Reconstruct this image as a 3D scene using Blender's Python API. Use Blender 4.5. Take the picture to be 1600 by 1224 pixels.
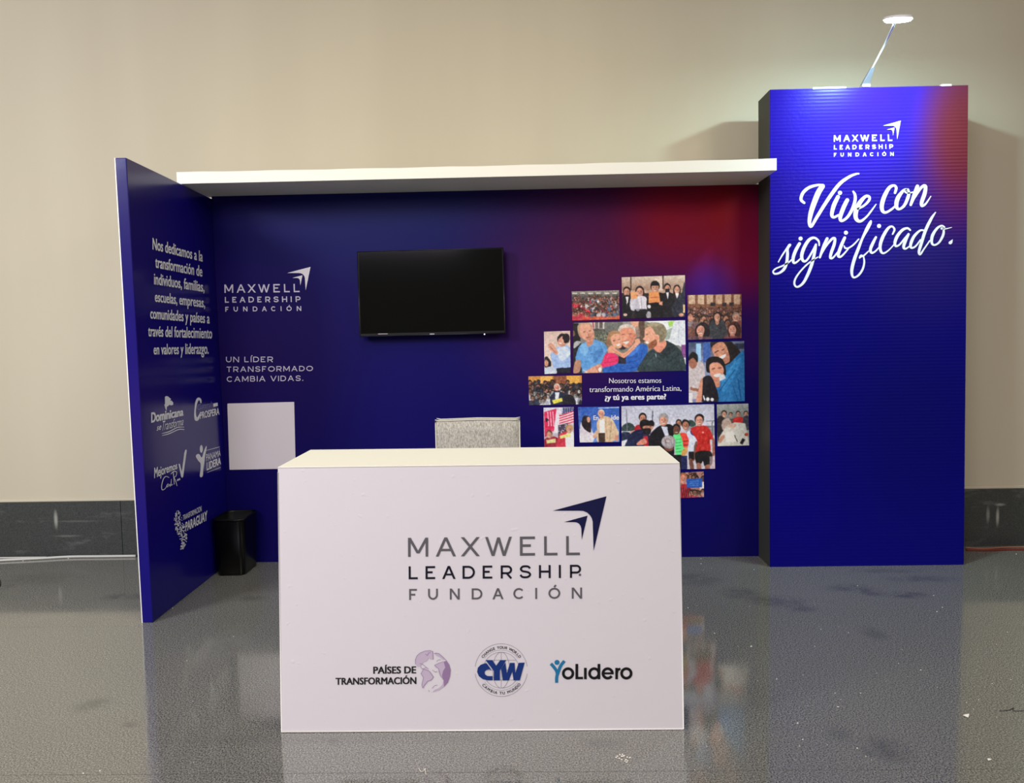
import bpy, bmesh, math, random
import numpy as np
from mathutils import Vector, Matrix

for o in list(bpy.data.objects):
    bpy.data.objects.remove(o, do_unlink=True)
S = bpy.context.scene
C = S.collection

# ------------------------------------------------------------------ camera, light, exposure
F = 1241.0
PITCH, YAW, ROLL = math.radians(3.929), math.radians(1.241), math.radians(-1.041)
CAM = Vector((0, 0, 1.5))
fw = Vector((-math.sin(YAW) * math.cos(PITCH), math.cos(YAW) * math.cos(PITCH), -math.sin(PITCH)))
rt = Vector((math.cos(YAW), math.sin(YAW), 0))
up = rt.cross(fw)
r2 = math.cos(ROLL) * rt + math.sin(ROLL) * up
u2 = -math.sin(ROLL) * rt + math.cos(ROLL) * up
cd = bpy.data.cameras.new('camera')
cam = bpy.data.objects.new('camera', cd); C.objects.link(cam)
cam.matrix_world = Matrix(((r2.x, u2.x, -fw.x, CAM.x), (r2.y, u2.y, -fw.y, CAM.y), (r2.z, u2.z, -fw.z, CAM.z), (0, 0, 0, 1)))
cd.sensor_fit = 'HORIZONTAL'; cd.sensor_width = 36; cd.lens = F / 1600 * 36
cd.clip_start = 0.05; cd.clip_end = 100
S.camera = cam

S.view_settings.view_transform = 'Standard'
S.view_settings.look = 'None'
S.view_settings.exposure = 0.0
S.view_settings.gamma = 1.0
S.view_settings.use_curve_mapping = False

w = bpy.data.worlds.new('hall'); S.world = w; w.use_nodes = True
bg = w.node_tree.nodes['Background']
bg.inputs[0].default_value = (1.0, 0.86, 0.70, 1)
bg.inputs[1].default_value = 0.23

def area(name, loc, target, size, power, col, sy=None, spread=180):
    l = bpy.data.lights.new(name, 'AREA'); l.energy = power; l.color = col; l.spread = math.radians(spread)
    l.shape = 'RECTANGLE'; l.size = size; l.size_y = sy or size
    o = bpy.data.objects.new(name, l); C.objects.link(o); o.location = loc
    d = Vector(target) - Vector(loc)
    o.rotation_euler = d.to_track_quat('-Z', 'Y').to_euler()
    o['label'] = 'unseen hall ceiling light or added fill light'; o['category'] = 'light'
    return o
area('ceiling_or_fill_light', (-0.6, 2.5, 4.7), (-0.5, 4.0, 0), 1.4, 36, (1.0, 0.94, 0.66), spread=125)
area('ceiling_or_fill_light', (-5.2, 0.2, 4.2), (-3.6, 5.4, 0.9), 1.6, 120, (0.94, 0.97, 1.0), spread=110)  # added fill from front left, brightens the left wall
area('ceiling_or_fill_light', (-2.2, -2.5, 4.2), (-0.6, 3.2, 0.6), 2.5, 110, (0.90, 0.82, 1.0), spread=130)  # added fill from behind the camera, lifts the desk front
area('ceiling_or_fill_light', (4.4, 0.2, 4.2), (1.0, 5.2, 0.2), 1.4, 32, (1.0, 0.92, 0.82), spread=100)  # added fill from the right for the wall, tower and side panel

# ------------------------------------------------------------------ pixel -> world
def ray(px, py):
    return (fw + r2 * ((px - 800) / F) - u2 * ((py - 612) / F))
def atY(px, py, Y):
    d = ray(px, py); return CAM + d * (Y / d.y)
def atZ(px, py, Z=0.0):
    d = ray(px, py); return CAM + d * ((Z - 1.5) / d.z)
class Plane:
    def __init__(s, p, n, eps=0.0):
        s.p = Vector(p); s.n = Vector(n).normalized()
        if s.n.dot(CAM - s.p) < 0: s.n = -s.n
        s.eps = eps
    def off(s, e): return Plane(s.p, s.n, s.eps + e)
    def __call__(s, px, py):
        d = ray(px, py)
        return CAM + d * ((s.p + s.n * s.eps - CAM).dot(s.n) / d.dot(s.n))

# ------------------------------------------------------------------ colours, materials
def lin1(c):
    c /= 255.0
    return c / 12.92 if c <= 0.04045 else ((c + 0.055) / 1.055) ** 2.4
def lin(rgb, k=1.0):
    return tuple(min(0.95, lin1(v) * k) for v in rgb) + (1,)
def base_mat(name, col=(0.5, 0.5, 0.5, 1), rough=0.5, metal=0.0, spec=0.5, ior=None):
    m = bpy.data.materials.new(name); m.use_nodes = True
    b = m.node_tree.nodes['Principled BSDF']
    b.inputs['Base Color'].default_value = col
    b.inputs['Roughness'].default_value = rough
    b.inputs['Metallic'].default_value = metal
    b.inputs['Specular IOR Level'].default_value = spec
    if ior: b.inputs['IOR'].default_value = ior
    return m
def nd(m, t, **kw):
    n = m.node_tree.nodes.new(t)
    for k, v in kw.items(): setattr(n, k, v)
    return n
def lk(m, a, b): m.node_tree.links.new(a, b)
def bsdf(m): return m.node_tree.nodes['Principled BSDF']
def coords(m):
    return nd(m, 'ShaderNodeTexCoord').outputs['Object']
def noise(m, vec, scale, detail=3, rough=0.5, stretch=None):
    if stretch:
        mp = nd(m, 'ShaderNodeMapping'); mp.inputs['Scale'].default_value = stretch
        lk(m, vec, mp.inputs[0]); vec = mp.outputs[0]
    n = nd(m, 'ShaderNodeTexNoise'); n.inputs['Scale'].default_value = scale
    n.inputs['Detail'].default_value = detail; n.inputs['Roughness'].default_value = rough
    lk(m, vec, n.inputs['Vector']); return n.outputs['Fac']
def maprange(m, v, a, b, c, d, smooth=False):
    n = nd(m, 'ShaderNodeMapRange'); n.inputs[1].default_value = a; n.inputs[2].default_value = b
    n.inputs[3].default_value = c; n.inputs[4].default_value = d
    if smooth: n.interpolation_type = 'SMOOTHSTEP'
    lk(m, v, n.inputs[0]); return n.outputs[0]
def mixc(m, fac, a, b, mode='MIX'):
    n = nd(m, 'ShaderNodeMix', data_type='RGBA', blend_type=mode)
    for s, v in ((n.inputs[0], fac), (n.inputs[6], a), (n.inputs[7], b)):
        if hasattr(v, 'is_linked'): lk(m, v, s)
        else: s.default_value = v
    return n.outputs[2]
def math_(m, op, a, b=None):
    n = nd(m, 'ShaderNodeMath', operation=op)
    for i, v in enumerate((a, b)):
        if v is None: continue
        if hasattr(v, 'is_linked'): lk(m, v, n.inputs[i])
        else: n.inputs[i].default_value = v
    return n.outputs[0]
def blob(m, vec, c, r, inner=0.0):
    """1 at c, smoothly 0 at ellipsoid radii r"""
    a = nd(m, 'ShaderNodeVectorMath', operation='SUBTRACT'); lk(m, vec, a.inputs[0]); a.inputs[1].default_value = c
    d = nd(m, 'ShaderNodeVectorMath', operation='DIVIDE'); lk(m, a.outputs[0], d.inputs[0]); d.inputs[1].default_value = r
    l = nd(m, 'ShaderNodeVectorMath', operation='LENGTH'); lk(m, d.outputs[0], l.inputs[0])
    return maprange(m, l.outputs['Value'], inner, 1.0, 1.0, 0.0, True)
def bump(m, h, strength=0.2, dist=0.01):
    b = nd(m, 'ShaderNodeBump'); b.inputs['Strength'].default_value = strength; b.inputs['Distance'].default_value = dist
    lk(m, h, b.inputs['Height']); lk(m, b.outputs[0], bsdf(m).inputs['Normal'])
BIG = 50.0
def print_mat(name, base, blobs, rough=0.3, spec=0.5, wrinkle=0.02, K=1.0):
    m = base_mat(name, rough=rough, spec=spec); v = coords(m)
    col = lin(base, K)
    for (c, r, rgb, inner, amt) in blobs:
        f = blob(m, v, (c[0], c[1], c[2]), (r[0], r[1], r[2]), inner)
        if amt != 1: f = math_(m, 'MULTIPLY', f, amt)
        col = mixc(m, f, col, lin(rgb, K))
    lk(m, col, bsdf(m).inputs['Base Color'])
    if wrinkle: bump(m, noise(m, v, 9, 4), wrinkle, 0.02)
    return m

# ------------------------------------------------------------------ objects
def obj(name, me, mat=None, parent=None, loc=None):
    if isinstance(me, bmesh.types.BMesh):
        bm = me; me = bpy.data.meshes.new(name); bm.to_mesh(me); bm.free()
    o = bpy.data.objects.new(name, me); C.objects.link(o)
    if mat is not None and not me.materials: me.materials.append(mat)
    if parent is not None: o.parent = parent; o.matrix_parent_inverse = Matrix.Identity(4)
    if loc is not None: o.location = loc
    return o
def mesh(name, verts, faces, mat=None, parent=None):
    me = bpy.data.meshes.new(name); me.from_pydata([tuple(v) for v in verts], [], faces); me.update()
    return obj(name, me, mat, parent)
def tag(o, label=None, cat=None, group=None, kind=None):
    if label: o['label'] = label
    if cat: o['category'] = cat
    if group: o['group'] = group
    if kind: o['kind'] = kind
    return o
def thing(name, label, cat, group=None):
    o = bpy.data.objects.new(name, None); C.objects.link(o); o.empty_display_size = 0.1
    return tag(o, label, cat, group)
def hexa(bm, v8):
    """v8: 4 front (TL TR BR BL) + 4 back"""
    vs = [bm.verts.new(v) for v in v8]
    for f in ((0, 1, 2, 3), (5, 4, 7, 6), (4, 5, 1, 0), (3, 2, 6, 7), (4, 0, 3, 7), (1, 5, 6, 2)):
        bm.faces.new([vs[i] for i in f])
def box(bm, x0, x1, y0, y1, z0, z1):
    hexa(bm, [(x0, y0, z1), (x1, y0, z1), (x1, y0, z0), (x0, y0, z0), (x0, y1, z1), (x1, y1, z1), (x1, y1, z0), (x0, y1, z0)])
def bevel(bm, w, seg=2):
    bmesh.ops.recalc_face_normals(bm, faces=bm.faces)
    bmesh.ops.bevel(bm, geom=list(bm.edges), offset=w, segments=seg, affect='EDGES', profile=0.5)
    bmesh.ops.recalc_face_normals(bm, faces=bm.faces)
def boxbm(x0, x1, y0, y1, z0, z1, bv=0.0, seg=2):
    bm = bmesh.new(); box(bm, x0, x1, y0, y1, z0, z1)
    if bv: bevel(bm, bv, seg)
    return bm
def tube(bm, pts, rad, n=8, caps=True):
    pts = [Vector(p) for p in pts]; rings = []
    rads = rad if isinstance(rad, (list, tuple)) else [rad] * len(pts)
    for i, p in enumerate(pts):
        t = (pts[min(i + 1, len(pts) - 1)] - pts[max(i - 1, 0)]).normalized()
        a = t.cross(Vector((0, 0, 1)));
        if a.length < 1e-4: a = Vector((1, 0, 0))
        a.normalize(); b = t.cross(a)
        rings.append([bm.verts.new(p + (a * math.cos(k * 2 * math.pi / n) + b * math.sin(k * 2 * math.pi / n)) * rads[i]) for k in range(n)])
    for r0, r1 in zip(rings, rings[1:]):
        for k in range(n): f = bm.faces.new((r0[k], r0[(k + 1) % n], r1[(k + 1) % n], r1[k])); f.smooth = True
    if caps: bm.faces.new(rings[0]); bm.faces.new(rings[-1][::-1])
def snap(v):
    return Vector((v.x, v.y, 0.0))

# ------------------------------------------------------------------ flat print helpers (2-D shapes laid on a plane)
def crom(pts, n=7, closed=False):
    pts = [tuple(map(float, p)) for p in pts]; out = []
    m = len(pts)
    rng = range(m if closed else m - 1)
    for i in rng:
        g = (lambda j: pts[j % m]) if closed else (lambda j: pts[max(0, min(m - 1, j))])
        p0, p1, p2, p3 = g(i - 1), g(i), g(i + 1), g(i + 2)
        for k in range(n):
            t = k / n
            out.append(tuple(0.5 * ((2 * b) + (-a + c) * t + (2 * a - 5 * b + 4 * c - d) * t * t + (-a + 3 * b - 3 * c + d) * t ** 3) for a, b, c, d in zip(p0, p1, p2, p3)))
    if not closed: out.append(pts[-1])
    return out
class Art:
    """collects flat 2-D shapes in crop coordinates"""
    def __init__(s, crop): s.ox, s.oy, s.sc = crop; s.V = []; s.Fc = []; s.lay = 0; s.Ly = []
    def px(s, x, y): return (s.ox + x / s.sc, s.oy + y / s.sc)
    def add(s, vs, fs):
        n = len(s.V); s.V += [s.px(*v) for v in vs]; s.Ly += [s.lay] * len(vs); s.lay += 1; s.Fc += [tuple(i + n for i in f) for f in fs]
    def poly(s, pts):
        from mathutils.geometry import tessellate_polygon
        tr = tessellate_polygon([[Vector((p[0], p[1], 0)) for p in pts]])
        s.add(pts, [tuple(t) for t in tr])
    def disc(s, cx, cy, r, ry=None, n=20):
        ry = ry or r
        s.add([(cx + r * math.cos(2 * math.pi * k / n), cy + ry * math.sin(2 * math.pi * k / n)) for k in range(n)], [tuple(range(n))])
    def ring(s, cx, cy, rx, ry, w, a0=0, a1=360, n=48):
        pts = [(cx + rx * math.cos(math.radians(a0 + (a1 - a0) * k / n)), cy + ry * math.sin(math.radians(a0 + (a1 - a0) * k / n))) for k in range(n + 1)]
        s.line(pts, w)
    def line(s, pts, w, closed=False):
        """constant width ribbon with limited mitres"""
        P = [Vector((p[0], p[1])) for p in pts]; m = len(P); L = []; R_ = []
        for i in range(m):
            a = P[i - 1] if (i > 0 or closed) else None
            b = P[(i + 1) % m] if (i < m - 1 or closed) else None
            d1 = (P[i] - a).normalized() if a is not None else None
            d2 = (b - P[i]).normalized() if b is not None else None
            if d1 is None: d1 = d2
            if d2 is None: d2 = d1
            n1 = Vector((-d1.y, d1.x)); n2 = Vector((-d2.y, d2.x)); n = n1 + n2
            if n.length < 1e-4: n = n1
            n.normalize(); k = 1 / max(0.5, n.dot(n1)); h = n * (w / 2 * k)
            L.append(P[i] + h); R_.append(P[i] - h)
        vs = [tuple(v) for v in L] + [tuple(v) for v in R_]
        s.add(vs, [(i, (i + 1) % m, m + (i + 1) % m, m + i) for i in range(m if closed else m - 1)])
    def brush(s, pts, n=8, k=1.0):
        """variable-width round-capped stroke through (x, y, width)"""
        Q = crom(pts, n); L = []; R_ = []
        for i, q in enumerate(Q):
            a = Q[max(0, i - 1)]; b = Q[min(len(Q) - 1, i + 1)]
            d = Vector((b[0] - a[0], b[1] - a[1]))
            if d.length < 1e-6: d = Vector((1, 0))
            d.normalize(); h = q[2] / 2 * k
            L.append((q[0] - d.y * h, q[1] + d.x * h)); R_.append((q[0] + d.y * h, q[1] - d.x * h))
        m = len(Q); s.add(L + R_, [(i, i + 1, m + i + 1, m + i) for i in range(m - 1)])
        for q in (Q[0], Q[-1]): s.disc(q[0], q[1], q[2] / 2 * k, n=16)
    def font(s, text, bl, br, hl, hr=None, ref='H', bold=0.0, shear=0.0, track=1.0, strike=0.0):
        """built-in font text set between baseline points bl..br with height hl/hr of the ref letter"""
        hr = hl if hr is None else hr
        vs, fs = font_mesh(text, min(bold, 0), shear, track); rv, _ = font_mesh(ref, 0, 0, 1)
        rh = max(v[1] for v in rv)
        x0 = min(v[0] for v in vs); x1 = max(v[0] for v in vs)
        B = abs(bold) if bold > 0 else 0
        if strike: B = strike
        sh = [(0, 0)] if not B else [(-B, -B * .5), (B, -B * .5), (-B, B * .5), (B, B * .5)]
        if strike: sh = [(-B, 0), (0, 0), (B, 0)]
        for dx, dy in sh:
            out = []
            for x, y in vs:
                u = (x + dx - x0 + B) / (x1 - x0 + 2 * B); v = (y + dy) / rh
                out.append((bl[0] + (br[0] - bl[0]) * u, bl[1] + (br[1] - bl[1]) * u - (hl + (hr - hl) * u) * v))
            s.add(out, fs)
    def build(s, name, plane, mat, parent):
        # every stroke lies a hair above the one before, so overlaps never coincide
        k = min(1.2e-5, 1.2e-3 / max(1, s.lay)); pls = [plane.off(k * i) for i in range(s.lay)]
        vs = [pls[l](*v) for v, l in zip(s.V, s.Ly)]
        me = bpy.data.meshes.new(name); me.from_pydata([tuple(v) for v in vs], [], s.Fc); me.update()
        o = obj(name, me, mat, parent)
        if name in ('lettering', 'country_logo', 'faint_lettering', 'emblem_lines', 'globe_outline', 'printed_words', 'globe_emblem', 'script_lettering'): o['kind'] = 'stuff'
        return o
_fc = {}
def font_mesh(text, bold=0.0, shear=0.0, track=1.0):
    key = (text, bold, shear, track)
    if key in _fc: return _fc[key]
    c = bpy.data.curves.new('t', 'FONT'); c.body = text; c.offset = bold; c.shear = shear; c.space_character = track
    c.resolution_u = 3; c.fill_mode = 'FRONT' if 'FRONT' in [e.identifier for e in c.bl_rna.properties['fill_mode'].enum_items] else 'BOTH'
    o = bpy.data.objects.new('t', c); C.objects.link(o)
    dg = bpy.context.evaluated_depsgraph_get(); me = bpy.data.meshes.new_from_object(o.evaluated_get(dg))
    r = ([(v.co.x, v.co.y) for v in me.vertices], [tuple(p.vertices) for p in me.polygons])
    bpy.data.meshes.remove(me); bpy.data.objects.remove(o); bpy.data.curves.remove(c)
    _fc[key] = r; return r

# ---- own monoline capitals (x right, y up, unit box)
def arc(cx, cy, rx, ry, a0, a1, n=10):
    return [(cx + rx * math.cos(math.radians(a0 + (a1 - a0) * k / n)), cy + ry * math.sin(math.radians(a0 + (a1 - a0) * k / n))) for k in range(n + 1)]
GL = {
 'M': [[(0, 0), (0, 1), (.5, .18), (1, 1), (1, 0)]], 'A': [[(0, 0), (.5, 1), (1, 0)], [(.2, .34), (.8, .34)]],
 'X': [[(0, 0), (1, 1)], [(0, 1), (1, 0)]], 'W': [[(0, 1), (.27, 0), (.5, .97), (.73, 0), (1, 1)]],
 'E': [[(1, 1), (0, 1), (0, 0), (1, 0)], [(0, .53), (.7, .53)]], 'L': [[(0, 1), (0, 0), (1, 0)]],
 'D': [['c', (0, 0), (0, 1), (.45, 1)] + arc(.45, .5, .55, .5, 80, -80) + [(.45, 0)]],
 'R': [[(0, 0), (0, 1), (.62, 1)] + arc(.62, .72, .36, .28, 70, -70, 8) + [(.62, .44), (0, .44)], [(.5, .44), (1, 0)]],
 'P': [[(0, 0), (0, 1), (.62, 1)] + arc(.62, .72, .36, .28, 70, -70, 8) + [(.62, .44), (0, .44)]],
 'B': [[(0, 0), (0, 1), (.6, 1)] + arc(.6, .76, .3, .24, 70, -70, 8) + [(.6, .52), (0, .52)], [(.6, .52)] + arc(.65, .26, .34, .26, 70, -70, 8) + [(.6, 0), (0, 0)]],
 'S': [crom([(.97, .8), (.8, .96), (.5, 1), (.2, .95), (.05, .75), (.2, .57), (.5, .51), (.82, .43), (.98, .24), (.8, .05), (.5, 0), (.18, .04), (0, .22)], 4)],
 'H': [[(0, 0), (0, 1)], [(1, 0), (1, 1)], [(0, .5), (1, .5)]], 'I': [[(.5, 0), (.5, 1)]],
 'F': [[(1, 1), (0, 1), (0, 0)], [(0, .52), (.75, .52)]],
 'U': [[(0, 1), (0, .42)] + arc(.5, .42, .5, .42, 190, 350) + [(1, .42), (1, 1)]],
 'N': [[(0, 0), (0, 1), (1, 0), (1, 1)]], 'C': [arc(.52, .5, .52, .5, 42, 318, 18)],
 'O': [['c'] + arc(.5, .5, .5, .5, 0, 345, 23)], 'T': [[(0, 1), (1, 1)], [(.5, 1), (.5, 0)]],
 'V': [[(0, 1), (.5, 0), (1, 1)]],
}
GL['Ó'] = GL['O'] + [[(.48, 1.16), (.66, 1.38)]]
GL['Í'] = GL['I'] + [[(.5, 1.16), (9, 1.38)]]
GW = dict(M=1.15, A=1.1, X=1.05, W=1.5, E=.86, L=.8, D=1.0, R=.95, P=.9, B=.92, S=.95, H=1.0, I=.12, F=.8, U=.95, N=1.0, C=1.05, O=1.2, T=.95, V=1.1)
GW['Ó'] = GW['O']; GW['Í'] = .12
def caps_at(art, ch, x0, x1, yb, yt, w):
    """glyph outline box in crop px (yb baseline, yt cap top)"""
    for st in GL[ch]:
        closed = st[0] == 'c'; P = st[1:] if closed else st
        X0, X1, YB, YT = x0 + w / 2, x1 - w / 2, yb - w / 2, yt + w / 2
        if ch in 'AVWXM': YB, YT = yb, yt
        if ch in 'AVWX': X0, X1 = x0 + w * .35, x1 - w * .35
        if ch in 'AVWXMN' and len(P) > 1:
            if ch == 'A' and P[0][1] == P[1][1]: art.line([(x0 + (x1 - x0) * (px + .03 * (1 if px < .5 else -1)), yb + (yt - yb) * py) for px, py in P], w * .9); continue
            for (ax, ay), (bx_, by_) in zip(P, P[1:]):
                if abs(ax - bx_) < 1e-6:
                    xm = X0 + (X1 - X0) * ax; art.add([(xm - w / 2, yb), (xm + w / 2, yb), (xm + w / 2, yt), (xm - w / 2, yt)], [(0, 1, 2, 3)]); continue
                XA, XB = x0 + w / 2 + (x1 - x0 - w) * ax, x0 + w / 2 + (x1 - x0 - w) * bx_; YA, YB_ = yb + (yt - yb) * ay, yb + (yt - yb) * by_
                h_ = w / 2 * math.hypot(XB - XA, YB_ - YA) / abs(YB_ - YA); h_ = min(h_, w)
                art.add([(XA - h_, YA), (XA + h_, YA), (XB + h_, YB_), (XB - h_, YB_)], [(0, 1, 2, 3)])
            continue
        if ch in 'MNHILTRPFUDE' : YB, YT = (yb if ch in 'MNHIRPFT' else YB), (yt if ch in 'HILNMU' else YT)
        if ch in ('I', 'Í'):
            xm = (x0 + x1) / 2; Q = [(xm + (0 if px == .5 else w * 1.6), YB + (YT - YB) * py) for px, py in P]
            if P[0][1] == 0: Q = [(xm, yb), (xm, yt)]
        else: Q = [(X0 + (X1 - X0) * px, YB + (YT - YB) * py) for px, py in P]
        art.line(Q, w, closed)
def caps_word(art, text, xl, xr, bl, br, tl, tr, w, gap=.3, space=.62):
    adv = 0; pos = []
    for ch in text:
        if ch == ' ': adv += space; continue
        if ch == '.': pos.append((ch, adv, adv + .12)); adv += .12 + gap; continue
        pos.append((ch, adv, adv + GW[ch])); adv += GW[ch] + gap
    T = adv - gap; k = (xr - xl) / T
    for ch, a, b in pos:
        xa, xb = xl + a * k, xl + b * k; u = ((xa + xb) / 2 - xl) / (xr - xl)
        yb = bl + (br - bl) * u; yt = tl + (tr - tl) * u
        if ch == '.': art.disc((xa + xb) / 2, yb - w * .6, w * .62, n=10); continue
        caps_at(art, ch, xa, xb, yb, yt, w)

LOGO = {
 'MAXWELL': ([('M', 82, 230), ('A', 287, 433), ('X', 473, 607), ('W', 650, 845), ('E', 905, 1025), ('L', 1083, 1190), ('L', 1245, 1355)], 0, .306, 19),
 'LEADERSHIP': ([('L', 86, 160), ('E', 210, 288), ('A', 333, 430), ('D', 482, 573), ('E', 630, 708), ('R', 763, 848), ('S', 900, 988), ('H', 1044, 1130), ('I', 1190, 1205), ('P', 1272, 1355)], .459, .668, 15),
 'FUNDACIÓN': ([('F', 89, 152), ('U', 228, 300), ('N', 388, 460), ('D', 549, 627), ('A', 702, 782), ('C', 855, 935), ('I', 1016, 1030), ('Ó', 1113, 1200), ('N', 1285, 1360)], .823, 1.0, 13),
}
def lu(x, y): # desk crop -> logo frame
    u = (x - 82) / 1273.0; return u, (y - (380 - 14 * u)) / 457.0
class LogoArt(Art):
    """draws in the flattened desk-crop frame, then fits the frame to four pixel corners"""
    def __init__(s, TL, TR, BL, BR): s.q = (TL, TR, BL, BR); s.V = []; s.Fc = []; s.lay = 0; s.Ly = []
    def px(s, x, y):
        u = (x - 82) / 1273.0; v = y / 457.0
        TL, TR, BL, BR = s.q
        return tuple((TL[i] * (1 - u) + TR[i] * u) * (1 - v) + (BL[i] * (1 - u) + BR[i] * u) * v for i in (0, 1))
ARROW_OUT = [(1147, 182), (1543, 77), (1447, 475), (1441, 262), (1434, 236), (1420, 214), (1399, 195), (1372, 184), (1340, 182)]
ARROW_IN = [(1230, 265), (1403, 218), (1360, 393), (1357, 312), (1351, 292), (1340, 277), (1325, 268), (1304, 265)]
def logo(corners, plane, parent, mats, bold=1.0):
    """mats: (MAXWELL, LEADERSHIP, FUNDACION, arrow)"""
    for (wd, mt) in zip(('MAXWELL', 'LEADERSHIP', 'FUNDACIÓN'), mats):
        gl, t, b, wd_ = LOGO[wd]
        for ch, x0, x1 in gl:
            a = LogoArt(*corners); caps_at(a, ch, x0, x1, b * 457, t * 457, wd_ * bold)
            a.build('letter', plane, mt, parent)
        if wd == 'LEADERSHIP' and bold == 1.0: a = LogoArt(*corners); a.disc(1345, .62 * 457, 9); a.build('trademark_dot', plane, mats[0], parent)
    for P in (ARROW_OUT, ARROW_IN):
        a = LogoArt(*corners); a.poly([(x, lu(x, y)[1] * 457) for x, y in P]); a.build('arrow_emblem', plane, mats[3], parent)

# ------------------------------------------------------------------ materials
M = {}
def plain(n, rgb, k=1.0, **kw): M[n] = base_mat(n, lin(rgb, k), **kw); return M[n]
# wall paint
m = base_mat('beige_wall_paint', rough=0.75, spec=0.25); v = coords(m)
c = mixc(m, maprange(m, noise(m, v, 0.9, 4, .5, (1.6, 1, .25)), .35, .65, 0, 1), (0.51, 0.455, 0.34, 1), (0.545, 0.49, 0.368, 1))
lk(m, c, bsdf(m).inputs['Base Color']); bump(m, noise(m, v, 90, 3), .06, .004); M['wall'] = m
# floor granite
m = base_mat('grey_granite', rough=0.15, spec=0.5, ior=2.1); v = coords(m)
n1 = noise(m, v, 170, 2, .75); n2 = noise(m, v, 70, 3, .6); n3 = noise(m, v, 1.6, 5, .6)
c = mixc(m, maprange(m, n1, .40, .60, 0, 1), (0.030, 0.031, 0.028, 1), (0.33, 0.325, 0.293, 1))
c = mixc(m, maprange(m, n2, .45, .62, 0, .4), c, (0.13, 0.132, 0.12, 1))
c = mixc(m, maprange(m, n3, .42, .62, 0, .25), c, (0.17, 0.17, 0.155, 1))
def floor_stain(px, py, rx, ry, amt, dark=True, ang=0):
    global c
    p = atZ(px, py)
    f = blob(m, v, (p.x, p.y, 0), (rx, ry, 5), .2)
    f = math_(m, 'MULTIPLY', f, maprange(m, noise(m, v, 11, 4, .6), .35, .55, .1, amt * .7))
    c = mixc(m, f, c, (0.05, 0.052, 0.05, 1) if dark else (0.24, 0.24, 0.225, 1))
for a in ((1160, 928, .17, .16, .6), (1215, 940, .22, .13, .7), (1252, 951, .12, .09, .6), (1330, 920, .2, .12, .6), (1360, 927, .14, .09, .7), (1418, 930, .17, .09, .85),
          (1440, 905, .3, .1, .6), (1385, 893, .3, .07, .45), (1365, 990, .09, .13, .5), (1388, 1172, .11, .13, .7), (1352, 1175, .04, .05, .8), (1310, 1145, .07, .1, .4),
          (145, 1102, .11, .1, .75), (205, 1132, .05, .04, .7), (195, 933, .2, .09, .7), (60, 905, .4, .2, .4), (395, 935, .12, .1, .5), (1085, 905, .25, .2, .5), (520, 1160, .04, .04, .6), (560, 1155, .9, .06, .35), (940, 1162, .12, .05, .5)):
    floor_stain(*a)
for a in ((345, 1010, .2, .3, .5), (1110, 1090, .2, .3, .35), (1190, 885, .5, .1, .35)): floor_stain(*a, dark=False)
lk(m, c, bsdf(m).inputs['Base Color'])
rr = math_(m, 'ADD', maprange(m, noise(m, v, 3.2, 5, .65), .35, .7, .05, .13), maprange(m, n1, 0.3, 0.7, -.02, .03))
lk(m, rr, bsdf(m).inputs['Roughness']); pass; M['granite'] = m
# baseboard granite
m = base_mat('dark_granite', rough=0.32, spec=0.4); v = coords(m)
c = mixc(m, maprange(m, noise(m, v, 200, 2, .7), .35, .65, 0, 1), (0.028, 0.031, 0.029, 1), (0.068, 0.072, 0.068, 1))
c = mixc(m, maprange(m, noise(m, v, 6, 5, .7, (.35, 1, 1.4)), .58, .72, 0, .35), c, (0.24, 0.24, 0.23, 1))
for (px, py, rx, rz, a) in ((87, 812, .02, .09, .8), (105, 838, .14, .012, .22), (120, 815, .25, .010, .15), (1559, 808, .016, .09, .9), (1544, 805, .018, .08, .5), (1563, 789, .05, .015, .6)):
    p = atY(px, py, 5.46); f = math_(m, 'MULTIPLY', blob(m, v, (p.x, 5.46, p.z), (rx, 1, rz), .1), a)
    c = mixc(m, f, c, (0.36, 0.36, 0.32, 1))
lk(m, c, bsdf(m).inputs['Base Color']); M['base'] = m
plain('grout', (140, 138, 128), rough=.8)
plain('joint_light', (150, 146, 134), rough=.7)
plain('wall_lip', (196, 188, 166), rough=.6)
m = plain('white_vinyl', (236, 232, 233), rough=.42); v = coords(m)
bm_h = math_(m, 'ADD', noise(m, v, 5, 3), maprange(m, noise(m, v, 34, 1), .72, .80, 0, .6)); bump(m, bm_h, .12, .012)
plain('white_board', (238, 234, 222), rough=.5)
plain('white_edge', (244, 242, 238), rough=.45)
plain('dark_side', (62, 62, 56), rough=.6, spec=.3)
plain('tv_black', (14, 14, 15), rough=.18); plain('tv_bezel', (22, 22, 25), rough=.3, spec=.3); plain('silver', (190, 190, 195), rough=.3, metal=.8)
m = plain('tv_glass', (7, 8, 8), rough=.1, spec=.2)
m = plain('bin_black', (5, 5, 6), rough=.28, spec=.25); bump(m, noise(m, coords(m), 240, 2), .06, .001)
plain('bin_inside', (5, 5, 6), rough=.5)
m = base_mat('pale_fabric', rough=.9, spec=.15); v = coords(m)
n_ = noise(m, v, 150, 3, .7, (1, 1, .45))
lk(m, mixc(m, maprange(m, n_, .36, .64, 0, 1), (0.30, 0.28, 0.245, 1), (0.60, 0.575, 0.52, 1)), bsdf(m).inputs['Base Color']); bump(m, n_, .35, .004); M['fabric'] = m
plain('fabric_pipe', (214, 210, 196), rough=.85)
plain('dark_wood', (52, 38, 28), rough=.4)
plain('ink_white', (232, 229, 238), rough=.4); plain('ink_lilac', (205, 200, 222), rough=.4); plain('ink_script', (236, 238, 252), rough=.35)
plain('ink_grey', (98, 97, 100), rough=.45); plain('ink_navy', (10, 8, 32), rough=.4); plain('ink_black', (8, 8, 10), rough=.4)
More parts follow.
